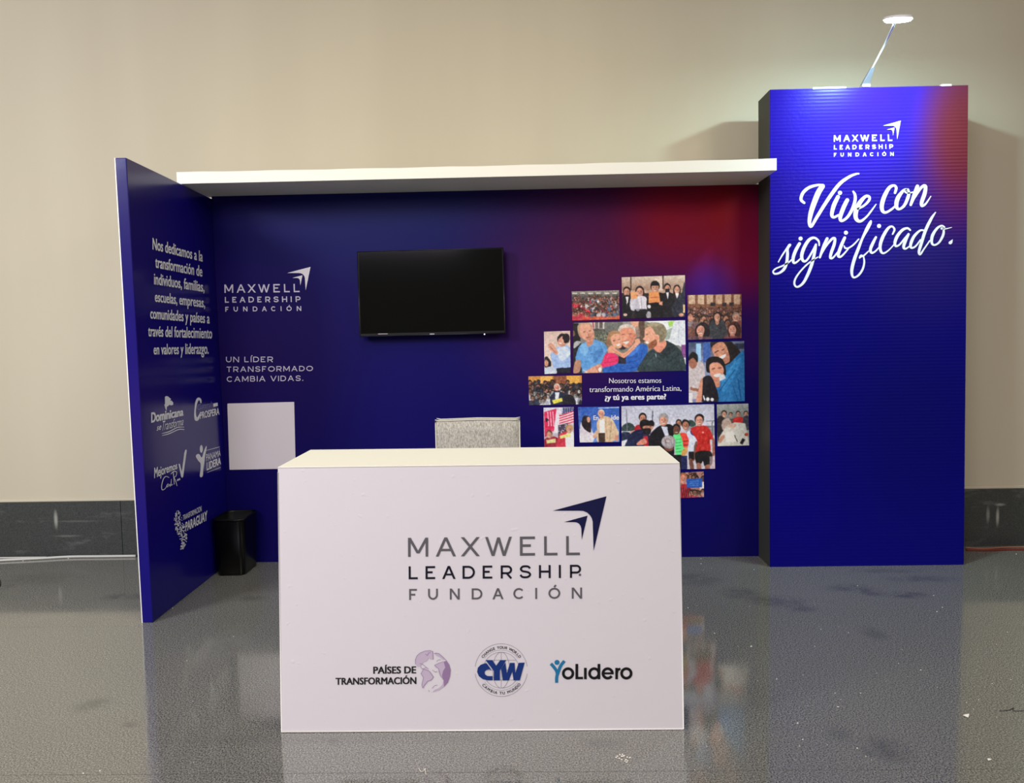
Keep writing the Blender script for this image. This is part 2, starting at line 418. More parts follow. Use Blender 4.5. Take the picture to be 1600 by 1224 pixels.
plain('ink_arrow', (4, 8, 66), rough=.4); plain('ink_blue', (6, 50, 125), rough=.4); plain('ink_sky', (30, 125, 172), rough=.4); plain('ink_faint', (120, 115, 185), rough=.4)
plain('ink_globe', (208, 192, 210), rough=.45); plain('ink_globe_dark', (160, 130, 168), rough=.45); plain('ink_line', (140, 138, 150), rough=.45)
plain('qr_white', (232, 226, 232), rough=.4)
plain('cable_white', (190, 188, 180), rough=.45); plain('cable_orange', (150, 98, 74), rough=.45); plain('cable_red', (110, 32, 20), rough=.5); plain('cable_black', (12, 12, 12), rough=.5)
plain('paper', (240, 236, 225), rough=.7); plain('lamp_silver', (150, 152, 165), rough=.35, metal=.6); plain('lamp_white', (235, 235, 240), rough=.4)
plain('tape', (240, 240, 245), rough=.4)
m = base_mat('led_glow'); b = bsdf(m); b.inputs['Emission Color'].default_value = (0.60, 0.94, 1.0, 1); b.inputs['Emission Strength'].default_value = 880; M['led'] = m
m = base_mat('indicator'); b = bsdf(m); b.inputs['Emission Color'].default_value = (1, 1, 1, 1); b.inputs['Emission Strength'].default_value = 1.2; M['indicator'] = m
m = base_mat('photo_print', rough=.4); at_ = nd(m, 'ShaderNodeAttribute', attribute_name='print'); lk(m, at_.outputs['Color'], bsdf(m).inputs['Base Color']); M['photo'] = m

# ------------------------------------------------------------------ structure: floor, wall, baseboard
fl = tag(obj('floor', boxbm(-9, 9, -3, 5.49, -.1, -.006), M['grout']), 'grey speckled granite floor with thin pale joints', kind='structure')
yA = atZ(800, 1207).y; yB = atZ(1250, 968).y; TD = yB - yA
xA = atZ(706, 1180).x; xB = atZ(1245, 1130).x; TW = 2 * (xB - xA)
tile_me = {}
ys = [yA - 2 * TD, yA - TD, yA, yB, 5.47 if yB + TD > 5.3 else yB + TD]
ys = [yA - 3 * TD] + ys
G = .0011
for j in range(len(ys) - 1):
    for i in range(-6, 6):
        x0 = xA + i * TW; k = (j == len(ys) - 2)
        key = 'last' if k else 'full'
        D_ = (ys[j + 1] - ys[j])
        if key not in tile_me:
            bm = boxbm(.0002, TW - .0002, G, D_ - G, -.006, 0, 0, 1); me = bpy.data.meshes.new('tile'); bm.to_mesh(me); bm.free(); tile_me[key] = me; me.materials.append(M['granite'])
        # texture is laid in world space: every tile keeps its own coordinates
        me = tile_me[key]
        o = obj('tile', me, None, fl, (x0, ys[j], 0))
# granite uses world position so that the stains stay where they are
for mt in (M['granite'],):
    nt = mt.node_tree
    tc = [n for n in nt.nodes if n.type == 'TEX_COORD']
    geo = nt.nodes.new('ShaderNodeNewGeometry')
    for t_ in tc:
        for l in list(t_.outputs['Object'].links): nt.links.new(geo.outputs['Position'], l.to_socket)

BH = .397
wl = tag(obj('wall_back', boxbm(-9, 9, 5.49, 5.6, 0, 6.5), M['wall']), 'beige painted hall wall behind the stand', kind='structure')
bb = tag(obj('baseboard_back', boxbm(-9, 9, 5.482, 5.49, 0, BH), M['grout']), 'dark granite baseboard along the beige wall', kind='structure')
sx = atY(190, 830, 5.46).x; SW = 1.26
for i in range(-5, 9):
    obj('granite_slab', boxbm(sx + i * SW + .0015, sx + (i + 1) * SW - .0015, 5.462, 5.482, 0.001, BH, .001, 1), M['base'], bb)
tag(obj('trim_1', boxbm(-9, 9, 5.474, 5.49, BH, BH + .018, .003, 1), M['wall_lip']), 'pale plaster lip on top of the granite baseboard', kind='structure')

# ------------------------------------------------------------------ left side panel
YL = 4.135; YP = 5.281
a0 = atY(179, 247, YL); a1 = atY(196, 247, YL); b1 = snap(atZ(240, 973.5)); b0 = snap(atZ(222, 974)); b0.y = b1.y
topb = atY(333.5, 311, YP + .0); q = snap(atZ(328, 902)); t = (YP - b1.y) / (q.y - b1.y); botb = b1.lerp(q, t)
zt = 2.449
a0.z = a1.z = zt + 0.012; topb.z = zt
a1.x += .004; b1.x -= .004; a0.x += .002; topb.x -= .014; botb.x += .014   # keep the board flat
ext = .05 / (YP - YL)
backT1 = a1 + (topb - a1) * (1 + ext); backB1 = b1 + (botb - b1) * (1 + ext)
th = Vector((-.055, 0, 0))
bm = bmesh.new()
hexa(bm, [a0, a1, b1, b0, backT1 + th, backT1, backB1, backB1 + th]); bevel(bm, .004, 2)
lp = thing('side_panel', 'tall blue side panel on the left with white paragraph and country logos', 'panel')
Lx = lambda z: -2.06
M['panel_left'] = print_mat('side_panel_print', (20, 12, 118), [((-2.1, 4.15, 2.2), (3, .9, .9), (38, 30, 105), 0, .9), ((-2.1, 4.2, 1.0), (3, .7, .8), (42, 28, 112), 0, .8), ((-2.1, 5.3, 1.3), (3, .6, 1.4), (18, 10, 105), 0, .6)], rough=.2, K=.9, spec=.3)
obj('board', bm, M['panel_left'], lp)
e0 = a0 + Vector((-.003, -.0005, 0)); e1 = b0 + Vector((-.003, -.0005, 0))
bm = bmesh.new(); hexa(bm, [e0, a0 + Vector((.002, -.001, 0)), b0 + Vector((.002, -.001, 0)), e1, e0 + Vector((0, .06, 0)), a0 + Vector((0, .06, 0)), b0 + Vector((0, .06, 0)), e1 + Vector((0, .06, 0))])
tag(obj('edge_strip', bm, M['white_edge'], lp), 'thin white vinyl edge')
nL = (topb - a1).cross(b1 - a1)
PLp = Plane((a1 + b1 + topb + botb) / 4, nL, .0015)
K1 = (160, 220, 3.061)
art = Art(K1)
for tx, bl, br, hl, hr, ref in (
    ('Nos dedicamos a la', (240, 519), (480, 578), 54, 48, 'd'), ('transformación de', (253, 606), (478, 650), 53, 50, 'd'),
    ('individuos, familias,', (247, 686), (488, 723), 53, 47, 'd'), ('escuelas, empresas,', (251, 769), (491, 798), 48, 46, 'd'),
    ('comunidades y países a', (229, 850), (513, 874), 50, 48, 'd'), ('través del fortalecimiento', (219, 935), (525, 946), 50, 50, 'd'),
    ('en valores y liderazgo.', (245, 1022), (508, 1019), 48, 50, 'd')):
    art.font(tx, bl, br, hl, hr, ref, bold=.022)
art.build('lettering', PLp, M['ink_white'], lp)
K7 = (220, 600, 10.2); K8 = (220, 690, 6.8)
art = Art(K7)                                                     # Dominicana se transforma
art.poly([(385, 205), (405, 195), (432, 200), (460, 225), (482, 243), (465, 262), (492, 270), (518, 300), (515, 335), (480, 345), (458, 332), (435, 355), (415, 365), (410, 430), (396, 405), (385, 370), (374, 335), (386, 320)])
art.font('Dominicana', (165, 618), (680, 502), 155, 118, 'D', bold=.045)
art.font('se', (252, 748), (328, 725), 95, 95, 'd', bold=.01, shear=.3)
art.font('Transforma', (345, 745), (680, 655), 150, 120, 'T', bold=.0, shear=.45)
art.brush([(335, 793, 6), (450, 762, 14), (560, 705, 12), (620, 690, 12), (690, 690, 8)])
art.brush([(340, 825, 6), (450, 795, 14), (560, 745, 12), (620, 725, 12), (690, 728, 10)])
art.build('country_logo', PLp, M['ink_white'], lp)
art = Art(K7)                                                     # Guatemala PROSPERA
art.brush([(958, 300, 20), (948, 255, 34), (915, 240, 40), (885, 300, 36), (868, 400, 26), (866, 500, 30), (885, 565, 52), (915, 545, 36), (945, 470, 12)])
art.poly([(1155, 315), (1224, 300), (1228, 352), (1158, 368)])
art.font('PROSPERA', (945, 560), (1252, 488), 108, 105, 'H', bold=.02)
art.build('country_logo', PLp, M['ink_white'], lp)
art = Art(K7)
art.brush([(955, 330, 8), (920, 335, 10), (905, 380, 10), (920, 412, 10), (948, 395, 8)])
art.font('uatemala', (950, 402), (1152, 358), 90, 85, 'l', bold=-.005)
art.build('faint_lettering', PLp, M['ink_faint'], lp)
art = Art(K8)                                                     # Mejoremos Costa Rica
art.font('Mejoremos', (143, 390), (388, 290), 108, 72, 'M', bold=.025)
art.poly([(400, 238), (415, 240), (428, 290), (436, 320), (462, 120), (472, 90), (484, 86), (488, 100), (478, 170), (450, 375), (440, 388), (428, 375)])
for s_ in ([(300, 385, 5), (268, 372, 7), (240, 400, 7), (222, 470, 7), (228, 515, 7), (260, 500, 5), (290, 450, 4)], [(290, 450, 5), (275, 470, 5), (285, 485, 5), (302, 455, 5), (310, 480, 5), (318, 450, 5), (322, 470, 5), (325, 400, 6), (322, 465, 5), (340, 455, 4)],
           [(345, 330, 7), (352, 400, 7), (356, 455, 6)], [(320, 345, 6), (350, 320, 8), (380, 325, 7), (375, 365, 6), (355, 385, 6), (370, 420, 6), (385, 472, 5)], [(385, 420, 5), (392, 400, 5), (392, 420, 5), (402, 395, 5), (402, 415, 5), (414, 390, 5), (412, 410, 5), (420, 400, 3)]): art.brush(s_, 4)
art.build('country_logo', PLp, M['ink_white'], lp)
art = Art(K8)                                                     # Panamá Lidera
art.disc(643, 80, 16, 41)
art.poly([p[:2] for p in crom([(585, 160), (600, 135), (625, 140), (648, 172), (668, 110), (690, 58), (700, 52), (694, 100), (682, 160), (676, 220), (664, 300), (658, 365), (640, 381), (627, 365), (634, 300), (634, 235), (610, 205)], 4, True)])
art.font('PANAMÁ', (695, 212), (847, 152), 76, 62, 'H', bold=.0)
art.font('LIDERA', (700, 308), (850, 240), 82, 70, 'H', bold=.03)
art.line([(690, 98), (838, 58)], 4); art.line([(705, 330), (848, 277)], 4)
art.build('country_logo', PLp, M['ink_white'], lp)
art = Art(K8)                                                     # Transformación Paraguay
rnd = random.Random(5)
out_ = [(385, 735), (410, 742), (430, 765), (440, 810), (442, 870), (465, 890), (468, 955), (490, 990), (484, 1060), (465, 1150), (442, 1155), (422, 1143), (430, 1080), (420, 1020), (395, 980), (370, 940), (355, 880), (360, 780)]
from mathutils.geometry import intersect_point_quad_2d
def inside(x, y, P):
    c_ = False
    for i in range(len(P)):
        x1, y1 = P[i - 1]; x2, y2 = P[i]
        if (y1 > y) != (y2 > y) and x < (x2 - x1) * (y - y1) / (y2 - y1) + x1: c_ = not c_
    return c_
for k in range(330):
    x, y = rnd.uniform(350, 492), rnd.uniform(733, 1158)
    if inside(x, y, out_):
        a_ = rnd.uniform(0, 3.14); l_ = rnd.uniform(5, 13)
        art.line([(x - math.cos(a_) * l_, y - math.sin(a_) * l_), (x + math.cos(a_) * l_, y + math.sin(a_) * l_)], rnd.uniform(3, 8))
art.font('TRANSFORMACION', (448, 838), (645, 742), 52, 58, 'H', bold=.01)
art.font('PARAGUAY', (475, 957), (706, 835), 95, 98, 'H', bold=.03)
art.build('country_logo', PLp, M['ink_white'], lp)

# ------------------------------------------------------------------ back panel
XR = 1.56
lx = lambda z: botb.x + (topb.x - botb.x) * z / zt + .002
bp = thing('back_panel', 'wide dark blue back wall of the stand with printed photos and white lettering', 'panel')
bm = bmesh.new(); Z1 = 2.462
hexa(bm, [(lx(Z1), YP, Z1), (XR, YP, Z1), (XR, YP, 0), (lx(0), YP, 0), (lx(Z1), YP + .05, Z1), (XR, YP + .05, Z1), (XR, YP + .05, 0), (lx(0), YP + .05, 0)])
def bY(px, py): p = atY(px, py, YP); return (p.x, YP, p.z)
M['panel_back'] = print_mat('back_panel_print', (22, 14, 112), [
    (bY(640, 330), (1.5, 3, .55), (26, 36, 116), 0, .9), (bY(400, 560), (.9, 3, .9), (46, 26, 104), 0, .6),
    (bY(900, 430), (1.0, 3, 1.2), (82, 30, 92), .1, .85), (bY(980, 360), (.8, 3, .7), (112, 28, 76), 0, .7),
    (bY(1130, 330), (.6, 3, .75), (160, 14, 34), 0, 1), (bY(1040, 335), (.45, 3, .5), (164, 18, 38), 0, .8), (bY(1185, 400), (.35, 3, .5), (150, 20, 60), .1, .8),
    (bY(1112, 450), (.24, 3, .26), (76, 44, 180), 0, .55), (bY(1180, 520), (.22, 3, .5), (70, 24, 120), 0, .6), (bY(1090, 760), (.7, 3, 1.1), (16, 10, 118), .2, .8)],
    rough=.42, K=.62, spec=.1)
obj('board', bm, M['panel_back'], bp)
PB = Plane((0, YP, 1), (0, -1, 0), .0012)
q1 = lambda x, y: (160 + x / 3.061, 220 + y / 3.061)
logo((q1(583, 688), q1(945, 685), q1(586, 818), q1(950, 814)), PB, bp, (M['ink_lilac'],) * 3 + (M['ink_white'],), 1.15)
art = Art(K1)
caps_word(art, 'UN LÍDER', 591, 816, 1060, 1059, 1034, 1033, 3.9)
caps_word(art, 'TRANSFORMADO', 593, 1007, 1107, 1102, 1081, 1077, 3.9)
caps_word(art, 'CAMBIA VIDAS.', 595, 960, 1154, 1149, 1128, 1123, 3.9)
art.build('lettering', PB, M['ink_lilac'], bp)
art = Art((340, 610, 8.743))
art.poly([(133, 188), (139, 182), (1040, 160), (1046, 166), (1066, 1064), (1060, 1070), (168, 1088), (162, 1082)])
tag(art.build('blank_square', PB, M['qr_white'], bp), 'plain pale square printed on the back panel')
KA = (820, 420, 4.444); KB = (820, 580, 4.444); KC = (890, 490, 8.42); KD = (960, 630, 9.41)
art = Art(KA)
def serif_line(art, text, bl, br, hl, hr, bold):
    art.font(text, bl, br, hl, hr, 'd', bold=-.012, strike=.016)
serif_line(art, 'Nosotros estamos', (585, 796), (948, 793), 36, 36, 0.0)
serif_line(art, 'transformando América Latina,', (448, 858), (1087, 848), 38, 38, 0.0)
art.font('¿y tú ya eres parte?', (555, 912), (982, 906), 36, 36, 'd', bold=.04)
for x in (592, 604, 716, 857, 872, 888): pass
art.build('lettering', PB, M['ink_white'], bp)

# ---- printed photographs: rasterised in numpy, laid on the panel as vertex colours
class Paint:
    def __init__(s, crop, quad, bgc, res=1.35, ss=3, seed=1):
        s.ox, s.oy, s.sc = crop
        s.q = [(s.ox + x / s.sc, s.oy + y / s.sc) for x, y in quad]   # TL TR BR BL in photo px
        xs = [p[0] for p in s.q]; ys_ = [p[1] for p in s.q]
        s.x0, s.x1, s.y0, s.y1 = min(xs), max(xs), min(ys_), max(ys_)
        s.W = int((s.x1 - s.x0) * res) + 1; s.H = int((s.y1 - s.y0) * res) + 1; s.ss = ss
        s.I = np.zeros((s.H * ss, s.W * ss, 3)); s.I[:] = bgc
        s.kx = s.W * ss / (s.x1 - s.x0); s.ky = s.H * ss / (s.y1 - s.y0); s.r = np.random.RandomState(seed)
    def c(s, x, y): return ((s.ox + x / s.sc - s.x0) * s.kx, (s.oy + y / s.sc - s.y0) * s.ky)
    def _b(s, X, Y):
        h, w_ = s.I.shape[:2]
        a, b = max(0, int(min(X)) - 1), min(w_, int(max(X)) + 2); c_, d = max(0, int(min(Y)) - 1), min(h, int(max(Y)) + 2)
        return a, b, c_, d
    def poly(s, pts, col, al=1.0):
        P = [s.c(*p) for p in pts]; X = [p[0] for p in P]; Y = [p[1] for p in P]; a, b, c_, d = s._b(X, Y)
        if b <= a or d <= c_: return
        yy, xx = np.mgrid[c_:d, a:b] + .5; msk = np.zeros(xx.shape, bool)
        for i in range(len(P)):
            (x1, y1), (x2, y2) = P[i - 1], P[i]
            if y1 == y2: continue
            msk ^= ((y1 > yy) != (y2 > yy)) & (xx < (x2 - x1) * (yy - y1) / (y2 - y1) + x1)
        R = s.I[c_:d, a:b]; R[msk] = R[msk] * (1 - al) + np.array(col) * al
    def smooth(s, pts, col, al=1.0): s.poly(crom(pts, 5, True), col, al)
    def ell(s, cx, cy, rx, ry, col, al=1.0, rot=0):
        n = 22; t_ = np.linspace(0, 2 * np.pi, n, endpoint=False); cr, sr = math.cos(math.radians(rot)), math.sin(math.radians(rot))
        s.poly([(cx + rx * math.cos(a) * cr - ry * math.sin(a) * sr, cy + rx * math.cos(a) * sr + ry * math.sin(a) * cr) for a in t_], col, al)
    def rect(s, x0, y0, x1, y1, col, al=1.0): s.poly([(x0, y0), (x1, y0), (x1, y1), (x0, y1)], col, al)
    def line(s, pts, w_, col, al=1.0):
        for (xa, ya), (xb, yb) in zip(pts, pts[1:]):
            l = math.hypot(xb - xa, yb - ya) or 1; nx, ny = -(yb - ya) / l * w_ / 2, (xb - xa) / l * w_ / 2
            s.poly([(xa + nx, ya + ny), (xb + nx, yb + ny), (xb - nx, yb - ny), (xa - nx, ya - ny)], col, al)
    def grad(s, x0, y0, x1, y1, ca, cb, n=10):
        for k in range(n):
            t_ = k / (n - 1); s.rect(x0, y0 + (y1 - y0) * k / n, x1, y0 + (y1 - y0) * (k + 1) / n + .5, tuple(a * (1 - t_) + b * t_ for a, b in zip(ca, cb)))
    def head(s, cx, cy, r, skin=(196, 140, 116), hair=(30, 22, 20), tilt=0, face=True, grin=True, long=False):
        sk = np.array(skin, float)
        if long: s.ell(cx, cy + r * .45, r * 1.12, r * 1.45, hair, 1, tilt); s.ell(cx, cy + r * 1.35, r * .5, r * .75, tuple(sk * .85))
        s.ell(cx, cy - r * .25, r * 1.0, r * 1.12, hair, 1, tilt)
        s.ell(cx, cy + r * .15, r * .78, r * 1.05, skin, 1, tilt)
        s.ell(cx + r * .35, cy + r * .3, r * .4, r * .8, tuple(sk * .82), .7, tilt)
        if face:
            dx = math.sin(math.radians(-tilt)) * r
            for e in (-.32, .32): s.ell(cx + e * r, cy + r * .02 + e * tilt * .01 * r, r * .13, r * .07, tuple(sk * .35))
            s.ell(cx, cy + r * .3, r * .1, r * .16, tuple(sk * .8))
            if grin: s.ell(cx, cy + r * .62, r * .34, r * .12, (235, 225, 220)); s.line([(cx - r * .34, cy + r * .54), (cx + r * .34, cy + r * .54)], r * .08, tuple(sk * .5))
            else: s.line([(cx - r * .25, cy + r * .62), (cx + r * .25, cy + r * .6)], r * .1, tuple(sk * .55))
    def crowd(s, x0, y0, x1, y1, n, r, shirts, skins=((190, 130, 105), (160, 105, 85), (120, 80, 65)), hairs=((25, 20, 20), (45, 30, 25)), grow=1.6):
        P = sorted([(s.r.uniform(x0, x1), s.r.uniform(y0, y1)) for _ in range(n)], key=lambda p: p[1])
        for x, y in P:
            k = 1 + (grow - 1) * (y - y0) / max(1, y1 - y0); R = r * k * s.r.uniform(.8, 1.2)
            sh = np.array(shirts[s.r.randint(len(shirts))]) * s.r.uniform(.6, 1.15)
            s.ell(x, y + R * 2.6, R * 1.7, R * 2.0, tuple(sh)); s.head(x, y, R, tuple(np.array(skins[s.r.randint(len(skins))]) * s.r.uniform(.75, 1.15)), hairs[s.r.randint(len(hairs))], face=R > 9, grin=s.r.rand() > .4)
    def speck(s, amp=10, cell=3):
        h, w_ = s.I.shape[:2]; n = s.r.normal(0, amp, (h // cell + 1, w_ // cell + 1, 1)); s.I += np.kron(n, np.ones((cell, cell, 1)))[:h, :w_]
    def soft(s, amp, cell):
        h, w_ = s.I.shape[:2]; n = s.r.normal(0, amp, (h // cell + 2, w_ // cell + 2))
        y = np.arange(h) / cell; x = np.arange(w_) / cell; i = y.astype(int); j = x.astype(int); fy = (y - i)[:, None]; fx = (x - j)[None, :]
        m_ = (n[i][:, j] * (1 - fx) + n[i][:, j + 1] * fx) * (1 - fy) + (n[i + 1][:, j] * (1 - fx) + n[i + 1][:, j + 1] * fx) * fy; s.I += m_[..., None]
    def build(s, k=1.5):
        I = s.I.reshape(s.H, s.ss, s.W, s.ss, 3).mean((1, 3)); I = np.clip(I, 3, 252) / 255
        J = I.copy(); J[1:-1, 1:-1] = (I[1:-1, 1:-1] * 6 + I[:-2, 1:-1] + I[2:, 1:-1] + I[1:-1, :-2] + I[1:-1, 2:]) / 10; I = J
        L = np.where(I <= .04045, I / 12.92, ((I + .055) / 1.055) ** 2.4); L = np.clip(L * k, 0, .92)
        P3 = [PB.off(.0006)(*p) for p in s.q]
        u = np.linspace(0, 1, s.W)[None, :, None]; v_ = np.linspace(0, 1, s.H)[:, None, None]
        A, B, Cc, D = [np.array(p)[None, None, :] for p in P3]
        V = (A * (1 - u) + B * u) * (1 - v_) + (D * (1 - u) + Cc * u) * v_
        # colours follow the photo grid, so sample the raster where each vertex falls
        q_ = [np.array(p) for p in s.q]; uu = u[..., 0]; vv = v_[..., 0]
        X = ((q_[0][0] * (1 - uu) + q_[1][0] * uu) * (1 - vv) + (q_[3][0] * (1 - uu) + q_[2][0] * uu) * vv - s.x0) / (s.x1 - s.x0) * (s.W - 1)
        Y = ((q_[0][1] * (1 - uu) + q_[1][1] * uu) * (1 - vv) + (q_[3][1] * (1 - uu) + q_[2][1] * uu) * vv - s.y0) / (s.y1 - s.y0) * (s.H - 1)
        L = L[np.clip(Y.round().astype(int), 0, s.H - 1), np.clip(X.round().astype(int), 0, s.W - 1)]
        idx = np.arange(s.W * s.H).reshape(s.H, s.W)
        Q = np.stack([idx[:-1, :-1], idx[1:, :-1], idx[1:, 1:], idx[:-1, 1:]], -1).reshape(-1, 4)
        me = bpy.data.meshes.new('printed_photo'); me.vertices.add(s.W * s.H); me.vertices.foreach_set('co', V.reshape(-1).astype(np.float32))
        me.loops.add(Q.size); me.loops.foreach_set('vertex_index', Q.reshape(-1).astype(np.int32)); me.polygons.add(len(Q))
        me.polygons.foreach_set('loop_start', np.arange(0, Q.size, 4).astype(np.int32)); me.update(calc_edges=True); me.validate()
        ca = me.color_attributes.new('print', 'FLOAT_COLOR', 'POINT')
        ca.data.foreach_set('color', np.concatenate([L, np.ones((s.H, s.W, 1))], -1).reshape(-1).astype(np.float32))
        return me
def photo(p, label, k=1.25):
    p.soft(9, 9); p.soft(7, 5)
    o = obj('printed_photo', p.build(k), M['photo'], bp); o['label'] = label; return o
SK = (205, 150, 125)
# 1 large group on a court
p = Paint(KA, [(325, 158), (655, 150), (658, 350), (330, 360)], (96, 86, 84), seed=3)
p.grad(320, 150, 660, 200, (140, 135, 125), (80, 76, 74)); 
for i in range(6): p.rect(330 + i * 55, 168, 365 + i * 55, 176, (200, 198, 190))
p.rect(320, 325, 660, 362, (190, 84, 60))
p.crowd(335, 190, 655, 310, 190, 6.5, ((70, 80, 110), (60, 60, 70), (200, 195, 195), (150, 150, 160), (90, 110, 140), (170, 50, 60)), grow=1.25)
p.crowd(335, 225, 440, 330, 26, 8, ((200, 40, 60), (230, 220, 220), (220, 60, 80)))
p.rect(400, 330, 655, 352, (196, 90, 60), .7); p.speck(16); photo(p, 'printed photo of a large group on an orange court')
# 2 people in suits holding orange booklets
p = Paint(KA, [(673, 60), (1112, 45), (1113, 335), (676, 347)], (186, 160, 140), seed=4)
p.grad(670, 45, 1115, 150, (205, 190, 175), (160, 128, 108)); p.rect(900, 60, 960, 150, (215, 195, 180)); p.line([(738, 55), (738, 150)], 9, (60, 50, 45)); p.line([(960, 45), (960, 140)], 9, (60, 50, 45))
p.rect(670, 170, 1115, 350, (48, 40, 42))
p.head(708, 160, 26, SK, (25, 20, 22), face=True, grin=False); p.smooth([(678, 200), (735, 196), (745, 340), (676, 345)], (22, 20, 26)); p.poly([(700, 195), (722, 195), (712, 250)], (225, 222, 225))
p.head(798, 160, 30, SK, (28, 20, 20), long=True); p.smooth([(765, 200), (840, 198), (850, 290), (768, 290)], (214, 212, 222)); p.smooth([(732, 215), (765, 210), (768, 285), (738, 280)], (200, 198, 210)); p.rect(765, 280, 850, 345, (24, 22, 28)); p.line([(808, 200), (812, 285)], 5, (150, 150, 165)); p.smooth([(770, 215), (785, 205), (800, 285), (772, 285)], (176, 176, 192), .7); p.poly([(733, 162), (778, 160), (780, 208), (737, 210)], (232, 160, 110))
p.smooth([(860, 190), (940, 165), (985, 220), (970, 345), (880, 345), (845, 260)], (20, 18, 22)); p.head(905, 130, 33, SK, (22, 18, 20)); p.rect(878, 100, 932, 118, (18, 16, 18)); p.poly([(862, 165), (930, 160), (940, 230), (858, 240)], (228, 150, 92)); p.poly([(870, 195), (930, 192), (932, 200), (871, 203)], (190, 110, 70)); p.ell(950, 240, 20, 14, SK)
p.head(990, 135, 24, SK, (20, 18, 20)); p.rect(975, 140, 1005, 165, (25, 25, 32)); p.smooth([(960, 180), (1030, 180), (1040, 330), (970, 335)], (24, 22, 28)); p.poly([(980, 165), (1000, 165), (992, 215)], (228, 226, 230))
p.head(1056, 145, 24, SK, (28, 20, 20), long=True); p.poly([(1045, 170), (1068, 170), (1058, 225)], (228, 226, 230)); p.smooth([(1110, 95), (1112, 330), (1040, 330), (1020, 270), (1060, 200), (1085, 180)], (38, 40, 52)); p.ell(1085, 320, 18, 12, SK); p.rect(1098, 250, 1112, 305, (225, 190, 140))
p.ell(860, 320, 16, 26, (160, 158, 165)); p.ell(700, 318, 14, 10, (210, 180, 165)); p.ell(862, 262, 12, 12, (215, 212, 222)); p.speck(6); photo(p, 'printed photo of people in dark suits with orange booklets')
# 3 audience in a hall
p = Paint(KA, [(1130, 184), (1505, 175), (1505, 482), (1133, 494)], (110, 70, 60), seed=6)
p.rect(1125, 170, 1510, 270, (120, 78, 58))
for i in range(6): p.rect(1140 + i * 62, 182, 1186 + i * 62, 246, (190, 158, 132)); p.rect(1184 + i * 62, 175, 1192 + i * 62, 262, (110, 62, 42))
for x in (1305, 1385, 1435): p.rect(x - 16, 236, x + 16, 262, (40, 30, 34))
p.crowd(1135, 275, 1505, 370, 150, 8, ((120, 60, 55), (150, 120, 115), (80, 50, 52), (110, 80, 85), (170, 150, 150)), grow=1.7)
p.crowd(1140, 340, 1500, 400, 16, 17, ((120, 70, 62), (70, 66, 74), (150, 120, 110)))
p.smooth([(1290, 370), (1380, 360), (1400, 490), (1290, 490)], (52, 56, 62)); p.head(1335, 335, 26, SK, (30, 22, 22), long=True); p.head(1465, 340, 27, (196, 140, 120), (150, 130, 120))
p.ell(1235, 440, 50, 70, (28, 20, 24)); p.head(1222, 425, 34, (205, 140, 120), (28, 20, 24), long=True); p.ell(1455, 430, 46, 66, (60, 34, 32)); p.head(1440, 420, 33, (205, 145, 125), (64, 36, 34), long=True)
p.ell(1150, 340, 18, 26, (190, 130, 108)); p.rect(1140, 470, 1300, 494, (96, 70, 80), .7); p.rect(1380, 465, 1505, 490, (110, 50, 56), .7); p.speck(12); photo(p, 'printed photo of a seated laughing audience')
# 4 clapping woman
p = Paint(KA, [(133, 438), (314, 431), (318, 724), (137, 732)], (206, 184, 172), seed=7)
p.grad(130, 430, 320, 640, (200, 176, 166), (216, 198, 186)); p.smooth([(180, 590), (225, 545), (300, 535), (320, 600), (318, 700), (215, 700), (190, 650)], (150, 176, 218)); p.smooth([(225, 560), (290, 545), (312, 600), (250, 640)], (205, 215, 236), .8)
p.poly([(222, 690), (318, 684), (318, 730), (222, 732)], (22, 22, 36)); p.head(262, 500, 36, (206, 150, 128), (26, 18, 22), tilt=8); p.ell(285, 485, 26, 34, (26, 18, 22)); p.ell(250, 512, 20, 30, (206, 150, 128)); p.line([(240, 515), (256, 520)], 6, (240, 230, 225))
p.smooth([(165, 525), (190, 520), (230, 575), (222, 600), (195, 580), (170, 560)], (206, 150, 128)); p.line([(175, 540), (215, 585)], 4, (150, 100, 84)); p.smooth([(140, 620), (160, 612), (185, 650), (175, 690), (140, 680)], (30, 24, 26)); p.ell(152, 655, 14, 22, (200, 146, 124)); p.smooth([(138, 690), (190, 680), (220, 700), (215, 732), (138, 732)], (190, 200, 214)); p.speck(5)
photo(p, 'printed photo of a clapping woman in a pale blue shirt')
# 5 the large photo: two men, a girl hugging a grey-haired man, a bearded man
p = Paint(KC, [(45, 125), (1520, 90), (1530, 752), (50, 788)], (120, 120, 112), seed=8)
p.grad(40, 90, 1530, 420, (150, 150, 145), (110, 112, 108)); p.rect(250, 110, 480, 210, (205, 200, 196)); p.poly([(300, 118), (325, 118), (330, 200), (310, 200)], (170, 90, 90)); p.rect(340, 115, 380, 205, (120, 112, 108)); p.rect(395, 112, 440, 200, (96, 88, 84)); p.rect(240, 205, 480, 240, (80, 78, 76))
p.smooth([(480, 110), (680, 105), (700, 190), (620, 240), (480, 240)], (110, 112, 108)); p.smooth([(330, 240), (500, 240), (500, 380), (330, 380)], (92, 98, 88))
for k in range(90): p.ell(p.r.uniform(320, 500), p.r.uniform(240, 400), 7, 7, [(60, 62, 56), (160, 160, 140), (110, 120, 96)][k % 3])
p.rect(820, 100, 990, 420, (96, 96, 92)); p.smooth([(800, 95), (925, 95), (935, 180), (900, 225), (850, 190)], (226, 170, 140)); p.smooth([(915, 100), (985, 100), (975, 380), (930, 350), (905, 260)], (92, 74, 62)); p.smooth([(860, 190), (910, 180), (925, 300), (880, 300)], (150, 130, 118), .8)
